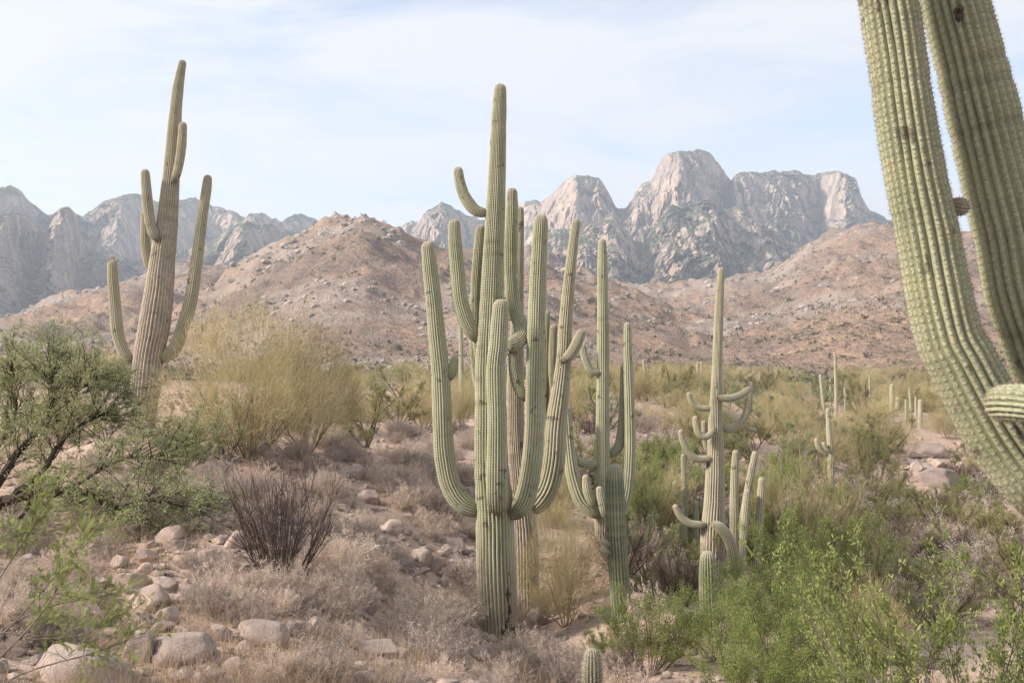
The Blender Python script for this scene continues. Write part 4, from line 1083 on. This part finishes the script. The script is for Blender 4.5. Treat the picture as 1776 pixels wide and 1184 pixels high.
for k in range(32):
    if k < 22: px, d = th.uniform(1095, 1560), th.uniform(19.5, 27)
    else: px, d = th.uniform(1350, 1560), th.uniform(11, 19)
    key = th.choices(['creosote', 'mesquite', 'palo_verde', 'olive_bush'], [0.5, 0.12, 0.18, 0.2] if px < 1440 else [0.12, 0.2, 0.08, 0.6])[0]
    lab = {'creosote': ('green creosote bush crowded into the wash thicket', 'creosotes crowding the wash thicket'), 'mesquite': ('small feathery mesquite crowded into the wash thicket', 'mesquites crowding the wash thicket'),
           'palo_verde': ('low yellow broom-like palo verde crowded into the wash thicket', 'palo verdes crowding the wash thicket'), 'olive_bush': ('dark olive bush crowded into the wash thicket', 'olive bushes crowding the wash thicket')}[key]
    hh = th.uniform(0.7, 1.1)
    wh = landmark(((px - W0 / 2) / F * d, d), THICKET_MARKS)
    plant_px(key, px, 0, th.uniform(1.3, 1.9) * F / d, hh * F / d, size_word(hh, 0.83, 0.97) + ' ' + lab[0].split(' crowded')[0].replace('low ', '').replace('small ', '') + ' in the thicket ' + wh, lab[1], d=d)

# near creosote with big leaves, rooted below the frame
def near_creosote(px, d, h, w, seed, label, nst=15):
    x = (px - W0 / 2) / F * d; P = np.array([x, d, gz1(x, d)])
    r = np.random.default_rng(seed); a, c = Geo(), Geo()
    b0 = stems(r, nst, h * 0.72, (0.05, 0.85), 0.012, 0.15, 0.10, 0.12)
    b1 = grow(r, b0, 8, 0.50, 0.36, 0.28, 0.2, 1, 0.12, 0.08, 0.5)
    b2 = grow(r, b1, 6, 0.55, 0.42, 0.22, 0.15, 1, 0.12, 0.02, 0.55)
    tubes(a, b0, r, 6, 0.009, sides=5); tubes(a, b1, r, 3, 0.005, sides=4); ribbons(a, b2, r, 2, 0.003, 1.0)
    leaves(c, b2, r, 22, 0.026, 0.0095, 0.05, 0.008, 0.6, 0.45); leaves(c, b1, r, 5, 0.027, 0.0095, 0.5, 0.008)
    root = link('creosote_bush', None, loc=P); tag(root, label, 'bush')
    link('trunk', a.mesh('creosote_stems', M['grey_wood']), root); link('crown', c.mesh('creosote_leaves', M['creosote_leaf']), root)
near_creosote(1625, 5.0, 1.62, 1.0, 801, 'leafy yellow-green creosote bush with thin grey stems under the huge curving arm')
near_creosote(1765, 4.8, 1.50, 1.0, 802, 'second leafy creosote bush under the huge arm, with sparser twigs', 11)

# the dark-limbed mesquite at the left: sprawling limbs with sprays of small leaves
def near_mesquite():
    base = hit(-40, 905)
    d = base[1]
    r = np.random.default_rng(901); a, c = Geo(), Geo()
    def limb(pts):                                           # pts: px, py, width px, depth offset
        return [at(p[0], p[1], d + p[3]) - base for p in pts], [p[2] / 2 / F * d for p in pts]
    limbs = [[(-40,905,26,0),(10,868,20,0),(70,856,16,-.1),(130,850,13,-.2),(178,868,11,-.25),(200,886,9,-.3),(222,905,6,-.3),(250,925,3,-.3)],
             [(-40,905,22,0),(0,830,16,.2),(45,770,12,.3),(80,730,10,.35),(92,690,8,.4),(88,660,5,.4),(92,640,2.5,.45)],
             [(20,862,13,-.05),(75,815,11,0),(110,760,9,.1),(145,735,7,.2),(172,722,4,.25),(190,712,2,.3)],
             [(120,850,9,-.2),(165,820,7,-.1),(215,795,5,0),(270,790,4,.1),(330,770,2,.2)],
             [(-40,905,20,.1),(-30,820,14,.4),(10,750,10,.6),(28,700,7,.7),(20,665,4,.7),(26,640,2,.7)],
             [(80,720,6,.35),(115,700,5,.3),(140,675,4,.3),(160,655,2,.3)],
             [(60,860,8,-.15),(40,890,7,-.3),(20,930,5,-.4),(10,960,3,-.4)],
             [(195,885,6,-.3),(240,868,4,-.3),(290,872,3,-.3),(340,880,1.5,-.3)]]
    P0, D0, L0, W0_ = [], [], [], []
    for pts in limbs:
        P, R = limb(pts)
        C = catmull(np.column_stack([np.array(P), np.array(R)]), 5)
        C[:, :3] += r.normal(0, 0.008, (len(C), 3))
        Pn = C[:-1, :3]; dv = C[1:, :3] - Pn; L = np.linalg.norm(dv, axis=1)
        tubes(a, Br(Pn, nrm(dv), L * 1.06, np.zeros_like(Pn), C[:-1, 3] * 2), r, 1, 0.006, sides=6, taper=0.12)
        P0.append(Pn[4:]); D0.append(nrm(dv)[4:]); L0.append(np.full(len(Pn) - 4, 0.46)); W0_.append(C[4:-1, 3] * 2)
    par = Br(np.concatenate(P0), np.concatenate(D0), np.concatenate(L0), np.zeros_like(np.concatenate(P0)), np.minimum(np.concatenate(W0_), 0.03))
    b1 = grow(r, par, 3, 0.72, 0.65, 0.16, 0.0, 0.4, 0.25, 0.04, 0.5, tip=False)
    b2 = grow(r, b1, 5, 0.65, 0.55, 0.18, 0.15, 1, 0.22, 0.0, 0.5)
    b3 = grow(r, b2, 4, 0.60, 0.55, 0.10, 0.15, 1, 0.2, -0.05, 0.5)
    tubes(a, b1, r, 4, 0.009, sides=4); ribbons(a, b2, r, 3, 0.006, 1.0); ribbons(a, b3, r, 2, 0.004, 1.0)
    leaves(c, b3, r, 8, 0.034, 0.008, 0.1, 0.015, 0.5, 0.05); leaves(c, b2, r, 2, 0.036, 0.009, 0.3, 0.02, 0.5, 0.05)
    root = link('mesquite_tree', None, loc=base)
    tag(root, 'sprawling mesquite with black twisting limbs low over the rocky slope', 'tree')
    link('trunk', a.mesh('mesquite_limbs', M['dark_wood']), root); link('crown', c.mesh('mesquite_leaves', M['mesquite_leaf']), root)
near_mesquite()

# arching acacia shoots with ferny leaves close to the camera, lower left
def fern_shrub():
    d = 5.2
    base = np.array([(-150 - W0 / 2) / F * d, d, 0]); base[2] = gz1(base[0], base[1])
    r = np.random.default_rng(911); a, c = Geo(), Geo()
    shoots = [[(-150,1300,0),(-40,1150,0),(60,1040,0),(115,975,0),(140,940,.05)], [(-150,1300,0),(-20,1120,.1),(30,1075,.1),(110,1045,.1),(180,1035,.1)],
              [(-150,1300,0),(0,1190,-.1),(60,1160,-.1),(150,1135,-.1),(215,1112,-.1)], [(-150,1300,0),(-60,1080,.2),(0,1000,.2),(45,930,.2),(60,890,.2)],
              [(-150,1300,0),(-90,1020,.2),(-40,960,.2),(10,935,.25),(60,925,.25)], [(-150,1300,0),(-40,1180,-.2),(20,1120,-.2),(75,1060,-.2),(105,1010,-.2)], [(-150,1300,0),(-20,1110,0),(60,1108,0),(140,1100,0),(205,1070,0)]]
    PP, DD = [], []
    for s_ in shoots:
        P = np.array([at(p[0], p[1], d + p[2]) - base for p in s_])
        C = catmull(P, 7); dv = np.diff(C, axis=0); L = np.linalg.norm(dv, axis=1)
        rad = np.linspace(0.016, 0.004, len(dv))
        tubes(a, Br(C[:-1], nrm(dv), L * 1.05, np.zeros_like(dv), rad), r, 1, 0.003, sides=5, taper=0.1)
        k = len(dv) // 2; PP.append(C[k:-1]); DD.append(nrm(dv)[k:])
    P, D = np.concatenate(PP), np.concatenate(DD)
    par = Br(P, D, np.full(len(P), 0.28), np.zeros_like(P), np.full(len(P), 0.006))
    b1 = grow(r, par, 2, 0.75, 0.6, 0.25, 0.0, 0.5, 0.2, 0.0, 0.6, tip=False)
    ribbons(a, b1, r, 3, 0.0035, 1.0)
    ra = grow(r, b1, 7, 0.42, 0.55, 0.2, 0.05, 1.0, 0.1, -0.15, 0.5)      # leaf stalks
    ribbons(c, ra, r, 2, 0.0014, 0.5)
    n = len(ra.P); K = 13                                       # leaflets in two rows
    i = np.repeat(np.arange(n), K * 2); t = np.tile(np.repeat(np.linspace(0.12, 1, K), 2), n); sg_ = np.tile([1, -1], n * K)
    Pp = ra.pos(t, i); T = ra.tan(t, i)
    Sd = nrm(np.cross(T, nrm(UP + r.normal(0, 0.35, (n, 3)))[i])) * sg_[:, None]
    l = 0.0125 * (1.1 - 0.5 * t)[:, None]
    Dd = nrm(Sd + T * 0.45)
    V = np.stack([Pp, Pp + Dd * l * 0.5 + T * 0.002, Pp + Dd * l, Pp + Dd * l * 0.5 - T * 0.002], 1)
    c.add(V.reshape(-1, 3), [np.arange(len(i) * 4).reshape(-1, 4)], np.repeat((0.3 + 0.7 * r.random(n))[i], 4))
    root = link('acacia_shrub', None, loc=base)
    tag(root, 'arching thorny acacia shoots with bright ferny leaves over the boulders', 'shrub')
    link('trunk', a.mesh('acacia_shoots', M['grey_wood']), root); link('crown', c.mesh('acacia_leaves', M['creosote_leaf']), root)
fern_shrub()

# --- brush belt on the flat beyond the wash
belt_rng = random.Random(5)
belt = []
for k in range(300):
    px = belt_rng.uniform(-40, 1800) if k % 3 == 0 else belt_rng.uniform(960, 1800); t = belt_rng.random() ** 1.6
    d = 34 * (170 / 34) ** (1 - t)
    x = (px - W0 / 2) / F * d
    if px < 620 and d < 45: continue
    if 1540 < px < 1720 and d < 52: continue
    belt.append((x, d))
LAB = {'palo_verde': ('wispy yellowish palo verde in the brush belt below the hills', 'palo verdes of the brush belt'),
       'olive_bush': ('low olive bush in the brush belt below the hills', 'olive bushes of the brush belt'),
       'mesquite': ('rounded green mesquite in the brush belt below the hills', 'mesquites of the brush belt')}
for x, d in belt:
    key = belt_rng.choices(['palo_verde', 'olive_bush', 'mesquite'], [0.45, 0.33, 0.22])[0]
    h = belt_rng.uniform(1.3, 2.5) * (0.8 if d < 60 else 1.0); w = h * belt_rng.uniform(1.3, 2.0)
    lab = {'palo_verde': 'wispy yellowish palo verde', 'olive_bush': 'olive bush', 'mesquite': 'rounded green mesquite'}[key]
    plant(key, (x, d, gz1(x, d) - 0.03), w, h, size_word(h, 1.6, 2.1) + ' ' + lab + ' ' + landmark((x, d), BELT_MARKS), LAB[key][1])

# --- wash bank, right: dull brush between the named bushes
bank_rng = random.Random(9)
for k in range(190):
    px = bank_rng.uniform(930, 1790) if k < 140 else bank_rng.uniform(1480, 1790); py = bank_rng.uniform(735, 1010) if k < 140 else bank_rng.uniform(860, 1100)
    P = hit(px, py, 10)
    if P[1] < 10 or (px < 1060 and py > 880) or (1535 < px < 1700 and 745 < py < 880): continue
    key = bank_rng.choices(['grey_shrub', 'dry_shrub', 'creosote', 'olive_bush', 'bare_shrub'], [0.30, 0.20, 0.07, 0.33, 0.10] if k < 140 else [0.22, 0.10, 0.0, 0.23, 0.45])[0]  # later batch favours dark leafless shrubs, standing in for shade on the bank
    h = bank_rng.uniform(0.5, 1.0) * (1.3 if key in ('creosote', 'olive_bush') else 1.0); w = h * bank_rng.uniform(1.4, 2.0)
    lab = {'grey_shrub': ('grey leafless brush shrub on the bank of the wash', 'grey shrubs on the wash bank'), 'dry_shrub': ('tan dry shrub on the bank of the wash', 'tan shrubs on the wash bank'),
           'creosote': ('small green creosote bush on the bank of the wash', 'small creosotes on the wash bank'), 'olive_bush': ('small olive bush on the bank of the wash', 'small olive bushes on the wash bank'), 'bare_shrub': ('dark leafless shrub on the bank of the wash', 'leafless shrubs on the wash bank')}[key]
    plant(key, P, w, h, size_word(h, 0.7, 0.95) + ' ' + lab[0].split(' on the bank')[0].replace('small ', '') + ' on the bank ' + landmark(P, BANK_MARKS), lab[1])

for k in range(46):
    px, py = bank_rng.uniform(1460, 1790), bank_rng.uniform(738, 905)
    if abs(px - 1612) < 48 and -40 < py - 800 < 62: continue
    P = hit(px, py, 14); key = bank_rng.choices(['bare_shrub', 'olive_bush', 'mesquite', 'grey_shrub'], [0.4, 0.3, 0.12, 0.18])[0]
    h = bank_rng.uniform(0.5, 1.0); lab = {'bare_shrub': ('dark leafless shrub', 'leafless shrubs on the wash bank'), 'olive_bush': ('olive bush', 'small olive bushes on the wash bank'), 'mesquite': ('green mesquite', 'mesquites on the wash bank'), 'grey_shrub': ('grey leafless brush shrub', 'grey shrubs on the wash bank')}[key]
    plant(key, P, h * bank_rng.uniform(1.4, 2.0), h, size_word(h, 0.7, 0.95) + ' ' + lab[0] + ' on the bank ' + landmark(P, BANK_MARKS), lab[1])

# --- named rocks (centre px, py, width, height, label, turn, tilt) and dry shrubs of the stony slope
NAMED = [(150,1152,185,72,'broad pale boulder slab under the arching acacia shoots',0,.05),(327,1120,112,64,'smooth rounded pale boulder, biggest of the boulder pile',.2,.1),
 (262,1038,82,46,'overhanging rounded boulder with reddish underside atop the pile',.1,-.25),(228,1008,60,32,'brown boulder behind the overhanging rounded one',.4,.1),(284,1009,56,28,'flat grey boulder beside the brown one in the pile',-.3,.05),
 (246,1074,44,22,'small smooth rock under the overhanging rounded boulder',.2,0),(298,1068,42,28,'wedge-shaped rock leaning beside the overhanging boulder',.5,.3),(247,1122,72,52,'tan boulder tucked against the biggest rounded boulder',-.2,0),
 (386,1096,46,28,'rounded rock at the edge of the long tilted boulder',.1,.1),(464,1094,98,44,'long tilted grey boulder with a shaded gap beneath',.05,.18),(302,926,54,28,'squarish brown boulder on the slope below the mesquite',0,0),
 (307,946,44,22,'low pale rock in front of the squarish brown boulder',.3,0),(253,962,38,28,'pale rock among roots below the twisting mesquite limb',.2,.2),(613,818,44,24,'domed grey boulder above the tan shrubs near the palo verde',0,0),
 (642,862,40,24,'grey rock stepped below the domed grey boulder',.2,.2),(682,916,54,26,'dark humped boulder at the edge of the tan brush',0,.1),(734,966,42,32,'pale split boulder above the grey brush',.2,.15),(755,978,26,36,'upright rock leaning on the pale split boulder',.1,.3),
 (786,942,56,22,'low pink rock ledge beside the massive saguaro arm',0,.2),(642,1052,24,30,'small upright pale rock in the tan brush',.1,.4),(631,1176,54,30,'round pale boulder at the foot of the slope brush',.3,0),(819,1110,40,34,'pale rock at the foot of the massive saguaro',.2,0),
 (662,1126,86,34,'half-buried pale boulder under the slope brush',.1,.1),(413,938,48,30,'tan boulder behind the dark leafless shrub',.1,.1),(350,882,48,24,'grey slab on the slope beside the mesquite twigs',0,0),
 (1605,776,66,34,'large pinkish boulder of the rock pile beyond the wash',0,.1),(1588,808,26,20,'small bright tan boulder below the large pinkish one',.2,0),(1622,828,76,34,'broad mauve boulder at the bottom of the far rock pile',.1,.1),
 (1158,748,28,14,'grey domed rock on the bank behind the contorted saguaro',0,0),(1200,735,46,26,'purple-grey boulder behind the contorted saguaro',.2,0),(932,1066,34,42,'pale slab leaning at the foot of the slender brownish saguaro',.2,.5)]

slope_rng = random.Random(21)
def on_slope(px, py):
    return py > np.interp(px, [0, 300, 620, 760, 850, 990], [800, 790, 760, 735, 760, 1130])
cnt = 0
spots = [(590,985,120),(650,965,130),(700,1000,120),(620,930,110),(560,1180,130),(500,1150,100),(740,1040,90),(800,1080,80),(640,1110,110),(720,1120,120),(540,1060,100),(330,1010,110),(300,980,90),(370,1060,90),(130,1010,110),(60,960,110),(100,1080,90),(770,1184,110),(690,1184,120),(860,1190,110),(925,1170,110),(960,1130,90),(985,1195,100),(1065,1172,80),(945,1110,80),(1090,1200,90),(1000,1150,70),(600,1060,90),(430,1040,80)]
for _ in range(400):
    px, py = slope_rng.uniform(-20, 980), slope_rng.uniform(740, 1200)
    if on_slope(px, py): spots.append((px, py, slope_rng.uniform(42, 95) * (0.6 + 0.75 * (py - 770) / 410)))
for _ in range(110):
    px, py = slope_rng.uniform(560, 850), slope_rng.uniform(735, 980)
    if on_slope(px, py): spots.append((px, py, slope_rng.uniform(45, 85) * (0.55 + 0.75 * (py - 735) / 410)))
for px, py, w in spots:
    if any(abs(px - r_[0]) < r_[2] * 0.5 + w * 0.32 and py > r_[1] - r_[3] * 0.2 and py - w * 0.6 < r_[1] + r_[3] * 0.25 for r_ in NAMED): continue
    grey = slope_rng.random() < 0.38
    P = hit(px, py); k = P[1] / F
    lab = ('low mauve-grey twiggy shrub among the rocks of the stony slope', 'grey shrubs of the stony slope') if grey else ('low tan dry shrub among the rocks of the stony slope', 'tan shrubs of the stony slope')
    hh = w * k * slope_rng.uniform(0.5, 0.72)
    plant('grey_shrub' if grey else 'dry_shrub', P, w * k * 1.15, hh, size_word(hh, 0.24, 0.36) + (' mauve-grey twiggy shrub ' if grey else ' tan dry shrub ') + landmark(P, SLOPE_MARKS), lab[1])

# ---------------------------------------------------------------- rocks
ROCKS = []
def make_rocks():
    import bmesh
    for s in range(8):
        bm = bmesh.new(); bmesh.ops.create_icosphere(bm, subdivisions=4, radius=0.5)
        V = np.array([v.co[:] for v in bm.verts]); Fc = np.array([[v.index for v in f.verts] for f in bm.faces]); bm.free()
        r = np.random.default_rng(600 + s)
        for _ in range(14):                                    # broken facets
            nn = nrm(r.normal(0, 1, 3)); h = r.uniform(0.27, 0.43)
            o = V @ nn - h; V = V - np.where(o > 0, o * 0.94, 0)[:, None] * nn
        n = nrm(V)
        V = V + n * ((fbm(V[:, 0] * 2.6, V[:, 1] * 2.6, V[:, 2] * 2.6 + s * 7, 4, 640 + s) - 0.5) * 0.11)[:, None]
        V = V + n * ((fbm(V[:, 0] * 11, V[:, 1] * 11, V[:, 2] * 11, 3, 650 + s) - 0.5) * 0.03)[:, None]
        ROCKS.append(mesh_from('rock', V, [Fc], M['rock']))
make_rocks()
_rc = [0]
def rock(P, w, h, dep, label, group=None, rz=0.0, tilt=0.0, sink=0.3, v=None):
    _rc[0] += 1
    o = link('boulder' if w > 0.28 else ('rock' if w > 0.17 else 'stone'), ROCKS[(_rc[0] if v is None else v) % 8], loc=(P[0], P[1], P[2] + h * (0.5 - sink)))
    o.scale = (w, dep, h); o.rotation_euler = (tilt * 0.5, tilt, rz)
    tag(o, label, 'rock', group)
    return o
def rock_px(cx, cy, wpx, hpx, label, group=None, rz=0.0, tilt=0.0, v=None, d=None):
    P = hit(cx, cy + hpx * 0.42); k = P[1] / F
    return rock(P, wpx * k * 1.12, hpx * k * 1.5, wpx * k * 0.85, label, group, rz, tilt, 0.34, v)

for i, (cx, cy, w, h, lab, rz, tl) in enumerate(NAMED): rock_px(cx, cy, w, h, lab, None, rz, tl, i)
rk = random.Random(33)
for q_ in range(440):
    px, py = (rk.uniform(-20, 900), rk.uniform(775, 1195)) if q_ < 190 else ((rk.uniform(170, 560), rk.uniform(960, 1195)) if q_ < 270 else ((rk.uniform(540, 840), rk.uniform(770, 1000)) if q_ < 360 else (rk.uniform(250, 620), rk.uniform(795, 960))))
    if not on_slope(px, py): continue
    w = rk.uniform(13, 38) * (0.55 + 0.7 * (py - 775) / 410)
    P = hit(px, py); k = P[1] / F
    big = w * k > 0.15
    rock(P, w * k * 1.2, w * k * rk.uniform(0.55, 0.9), w * k * rk.uniform(0.8, 1.2), ('rounded pale rock lying loose ' if big else 'small pale stone lying loose ') + landmark(P, SLOPE_MARKS),
         'rocks of the stony slope' if big else 'small stones of the stony slope', rk.uniform(0, 6), rk.uniform(-.3, .3))
for _ in range(60):
    px, py = rk.choice([(1610, 800), (1610, 800), (1180, 755), (1640, 850), (1500, 905)]); px += rk.gauss(0, 45); py += rk.gauss(0, 18)
    P = hit(px, py, 18); k = P[1] / F; w = rk.uniform(10, 26)
    rock(P, w * k * 1.2, w * k * rk.uniform(0.5, 0.9), w * k, 'grey-pink loose rock ' + landmark(P, BANK_MARKS), 'rocks of the far bank', rk.uniform(0, 6), rk.uniform(-.3, .3))

def straw_tuft(px, py, wpx, hpx, label):
    P = hit(px, py); k = P[1] / F; r = np.random.default_rng(int(px)); g = Geo(); n = 130
    b = Br(np.concatenate([r.normal(0, wpx * k * 0.28, (n, 2)), np.full((n, 1), -0.02)], 1), nrm(r.normal(0, 0.3, (n, 3)) + UP), hpx * k * r.uniform(0.5, 1.1, n), r.normal(0, 0.25, (n, 3)), np.full(n, 0.005))
    ribbons(g, b, r, 2, 0.005, 1.0, 0.85)
    tag(link('grass_tuft', g.mesh('grass_tuft', M['straw']), loc=P), label, 'grass')
straw_tuft(490, 1016, 80, 60, 'golden straw tuft around the foot of the dark leafless shrub')
straw_tuft(755, 1062, 70, 55, 'golden straw tuft on the slope beside the massive saguaro')
straw_tuft(425, 1150, 80, 55, 'golden straw tuft under the long tilted boulder')
straw_tuft(705, 1072, 50, 42, 'small golden straw tuft by the small upright pale rock')
straw_tuft(725, 1168, 60, 45, 'straw tuft at the foot of the slope brush')

# ---------------------------------------------------------------- uncountable cover
def dry_grass():
    r = np.random.default_rng(71); g = Geo()
    n = 9000
    px = r.uniform(-60, 1000, n); d = 4.2 * (34 / 4.2) ** r.random(n); u = (px - W0 / 2) / F; x = u * d
    patch = fbm(x * 0.9, d * 0.9, 0, 3, 77)
    lim = 640 + 60 * (d < 8) + np.interp(d, [5, 8, 12, 18, 34], [560, 340, 200, 60, 40])
    k = (px < lim) & (patch > 0.50 + 0.1 * r.random(n)); x, d = x[k], d[k]; n = len(x)
    P0 = np.stack([x, d, ground_z(x, d)], -1)
    K = 7
    i = np.repeat(np.arange(n), K)
    P = P0[i] + np.concatenate([r.normal(0, 0.035, (n * K, 2)), np.full((n * K, 1), -0.02)], 1)
    D = nrm(r.normal(0, 0.42, (n * K, 3)) + UP)
    b = Br(P, D, r.uniform(0.08, 0.26, n * K), r.normal(0, 0.28, (n * K, 3)), np.full(n * K, 0.004))
    ribbons(g, b, r, 1, 0.0042, np.repeat(r.random(n), K) * 0.6 + r.random(n * K) * 0.4, 0.85)
    tag(link('dry_grass', g.mesh('dry_grass', M['straw'])), 'dry straw-coloured grass thinly covering the stony slope', 'grass', kind='stuff')
dry_grass()

def gravel():
    r = np.random.default_rng(72); n = 5200
    px = r.uniform(-60, 1900, n); d = 4.2 * (45 / 4.2) ** r.random(n); x = (px - W0 / 2) / F * d
    z = ground_z(x, d)
    ico = np.array([[0, 0, 1], [.89, 0, .45], [.28, .85, .45], [-.72, .53, .45], [-.72, -.53, .45], [.28, -.85, .45], [.72, .53, -.45], [-.28, .85, -.45], [-.89, 0, -.45], [-.28, -.85, -.45], [.72, -.53, -.45], [0, 0, -1]])
    fc = np.array([[0,1,2],[0,2,3],[0,3,4],[0,4,5],[0,5,1],[1,6,2],[2,7,3],[3,8,4],[4,9,5],[5,10,1],[1,10,6],[2,6,7],[3,7,8],[4,8,9],[5,9,10]])
    sc = r.uniform(0.012, 0.05, n) * (1 + d / 30)
    V = ico[None] * sc[:, None, None] * r.uniform(0.6, 1.2, (n, 12, 3)) * np.array([1.2, 1.0, 0.65])
    V = V + np.stack([x, d, z + sc * 0.2], -1)[:, None]
    Fs = (np.arange(n)[:, None, None] * 12 + fc[None]).reshape(-1, 3)
    me = mesh_from('gravel', V.reshape(-1, 3), [Fs], M['pebble'], {'tint': np.repeat(r.random(n), 12)}, False)
    tag(link('gravel', me), 'loose gravel and small stones strewn over the ground', 'gravel', kind='stuff')
gravel()

def far_scrub():
    r = np.random.default_rng(73); n = 30000
    px = r.uniform(-150, 1950, n); d = 85 * (1000 / 85) ** (r.random(n) ** 0.7); x = (px - W0 / 2) / F * d
    keep = fbm(x * 0.02, d * 0.02, 0, 3, 79) + 0.25 * (r.random(n) - 0.5) > 0.45
    x, d = x[keep], d[keep]; n = len(x); z = ground_z(x, d)
    rad = (0.3 + 1.5 * r.random(n) ** 3.5) * (0.85 + 0.25 * (d > 300))
    K = 8
    C = nrm(r.normal(0, 1, (n, K, 3))) * r.uniform(0.35, 1.0, (n, K, 1)); C[..., 2] = np.abs(C[..., 2]) * 0.75
    C = C * rad[:, None, None] + np.stack([x, d, z], -1)[:, None]
    tri = C[:, :, None] + r.normal(0, 0.36, (n, K, 3, 3)) * rad[:, None, None, None]
    V = tri.reshape(-1, 3)
    me = mesh_from('hillside_scrub', V, [np.arange(len(V)).reshape(-1, 3)], M['scrub_far'], {'tint': np.repeat(np.repeat(r.random(n), K) * 0.6 + r.random(n * K) * 0.4, 3)}, False)
    tag(link('hillside_scrub', me), 'far scattered scrub dotting the plain and hillsides', 'scrub', kind='stuff')
far_scrub()

def hillside_rocks():
    r = np.random.default_rng(74); n = 26000
    px = r.uniform(-150, 1950, n); d = 190 * (950 / 150) ** (r.random(n) ** 0.6); x = (px - W0 / 2) / F * d
    z = ground_z(x, d)
    crest = np.exp(-((px - 600) / 80) ** 2) * (z > 60) * (d < 640)
    keep = fbm(x * 0.016, d * 0.016, z * 0.03, 4, 81) + 0.18 * (r.random(n) - 0.5) + 0.25 * crest > 0.56
    x, d, z = x[keep], d[keep], z[keep]; n = len(x)
    ico = np.array([[0, 0, 1], [.89, 0, .45], [.28, .85, .45], [-.72, .53, .45], [-.72, -.53, .45], [.28, -.85, .45], [.72, .53, -.45], [-.28, .85, -.45], [-.89, 0, -.45], [-.28, -.85, -.45], [.72, -.53, -.45]])
    fc = np.array([[0,1,2],[0,2,3],[0,3,4],[0,4,5],[0,5,1],[1,6,2],[2,7,3],[3,8,4],[4,9,5],[5,10,1],[1,10,6],[2,6,7],[3,7,8],[4,8,9],[5,9,10]])
    sc = (0.28 + 1.5 * r.random(n) ** 4) * np.clip(d / 420, 0.45, 1.2)
    V = ico[None] * sc[:, None, None] * r.uniform(0.55, 1.25, (n, 11, 3)) * np.array([1.35, 1.2, 0.85]) + np.stack([x, d, z], -1)[:, None]
    Fs = (np.arange(n)[:, None, None] * 11 + fc[None]).reshape(-1, 3)
    me = mesh_from('hillside_rocks', V.reshape(-1, 3), [Fs], M['outcrop'], {'tint': np.repeat(r.random(n), 11)}, False)
    tag(link('hillside_rocks', me), 'pale broken rock outcrops strewn over the far hillsides', 'rocks', kind='stuff')
hillside_rocks()

# ---------------------------------------------------------------- haze
def haze():
    x0, x1, y0, y1, z0, z1 = -10900, 10900, -450, 4400, -90, 640
    V = np.array([[x, y, z] for z in (z0, z1) for y in (y0, y1) for x in (x0, x1)], float)
    q = np.array([[0, 2, 3, 1], [4, 5, 7, 6], [0, 1, 5, 4], [2, 6, 7, 3], [0, 4, 6, 2], [1, 3, 7, 5]])
    m, n, l, out = mat_new('haze_air')
    v = N(n, 'ShaderNodeVolumePrincipled')
    v.inputs['Color'].default_value = (0.74, 0.85, 1.0, 1)
    v.inputs['Density'].default_value = 0.0002
    v.inputs['Anisotropy'].default_value = 0.2
    l.new(v.outputs[0], out.inputs['Volume'])
    tag(link('haze', mesh_from('haze', V, [q], m, None, False)), kind='stuff')
haze()
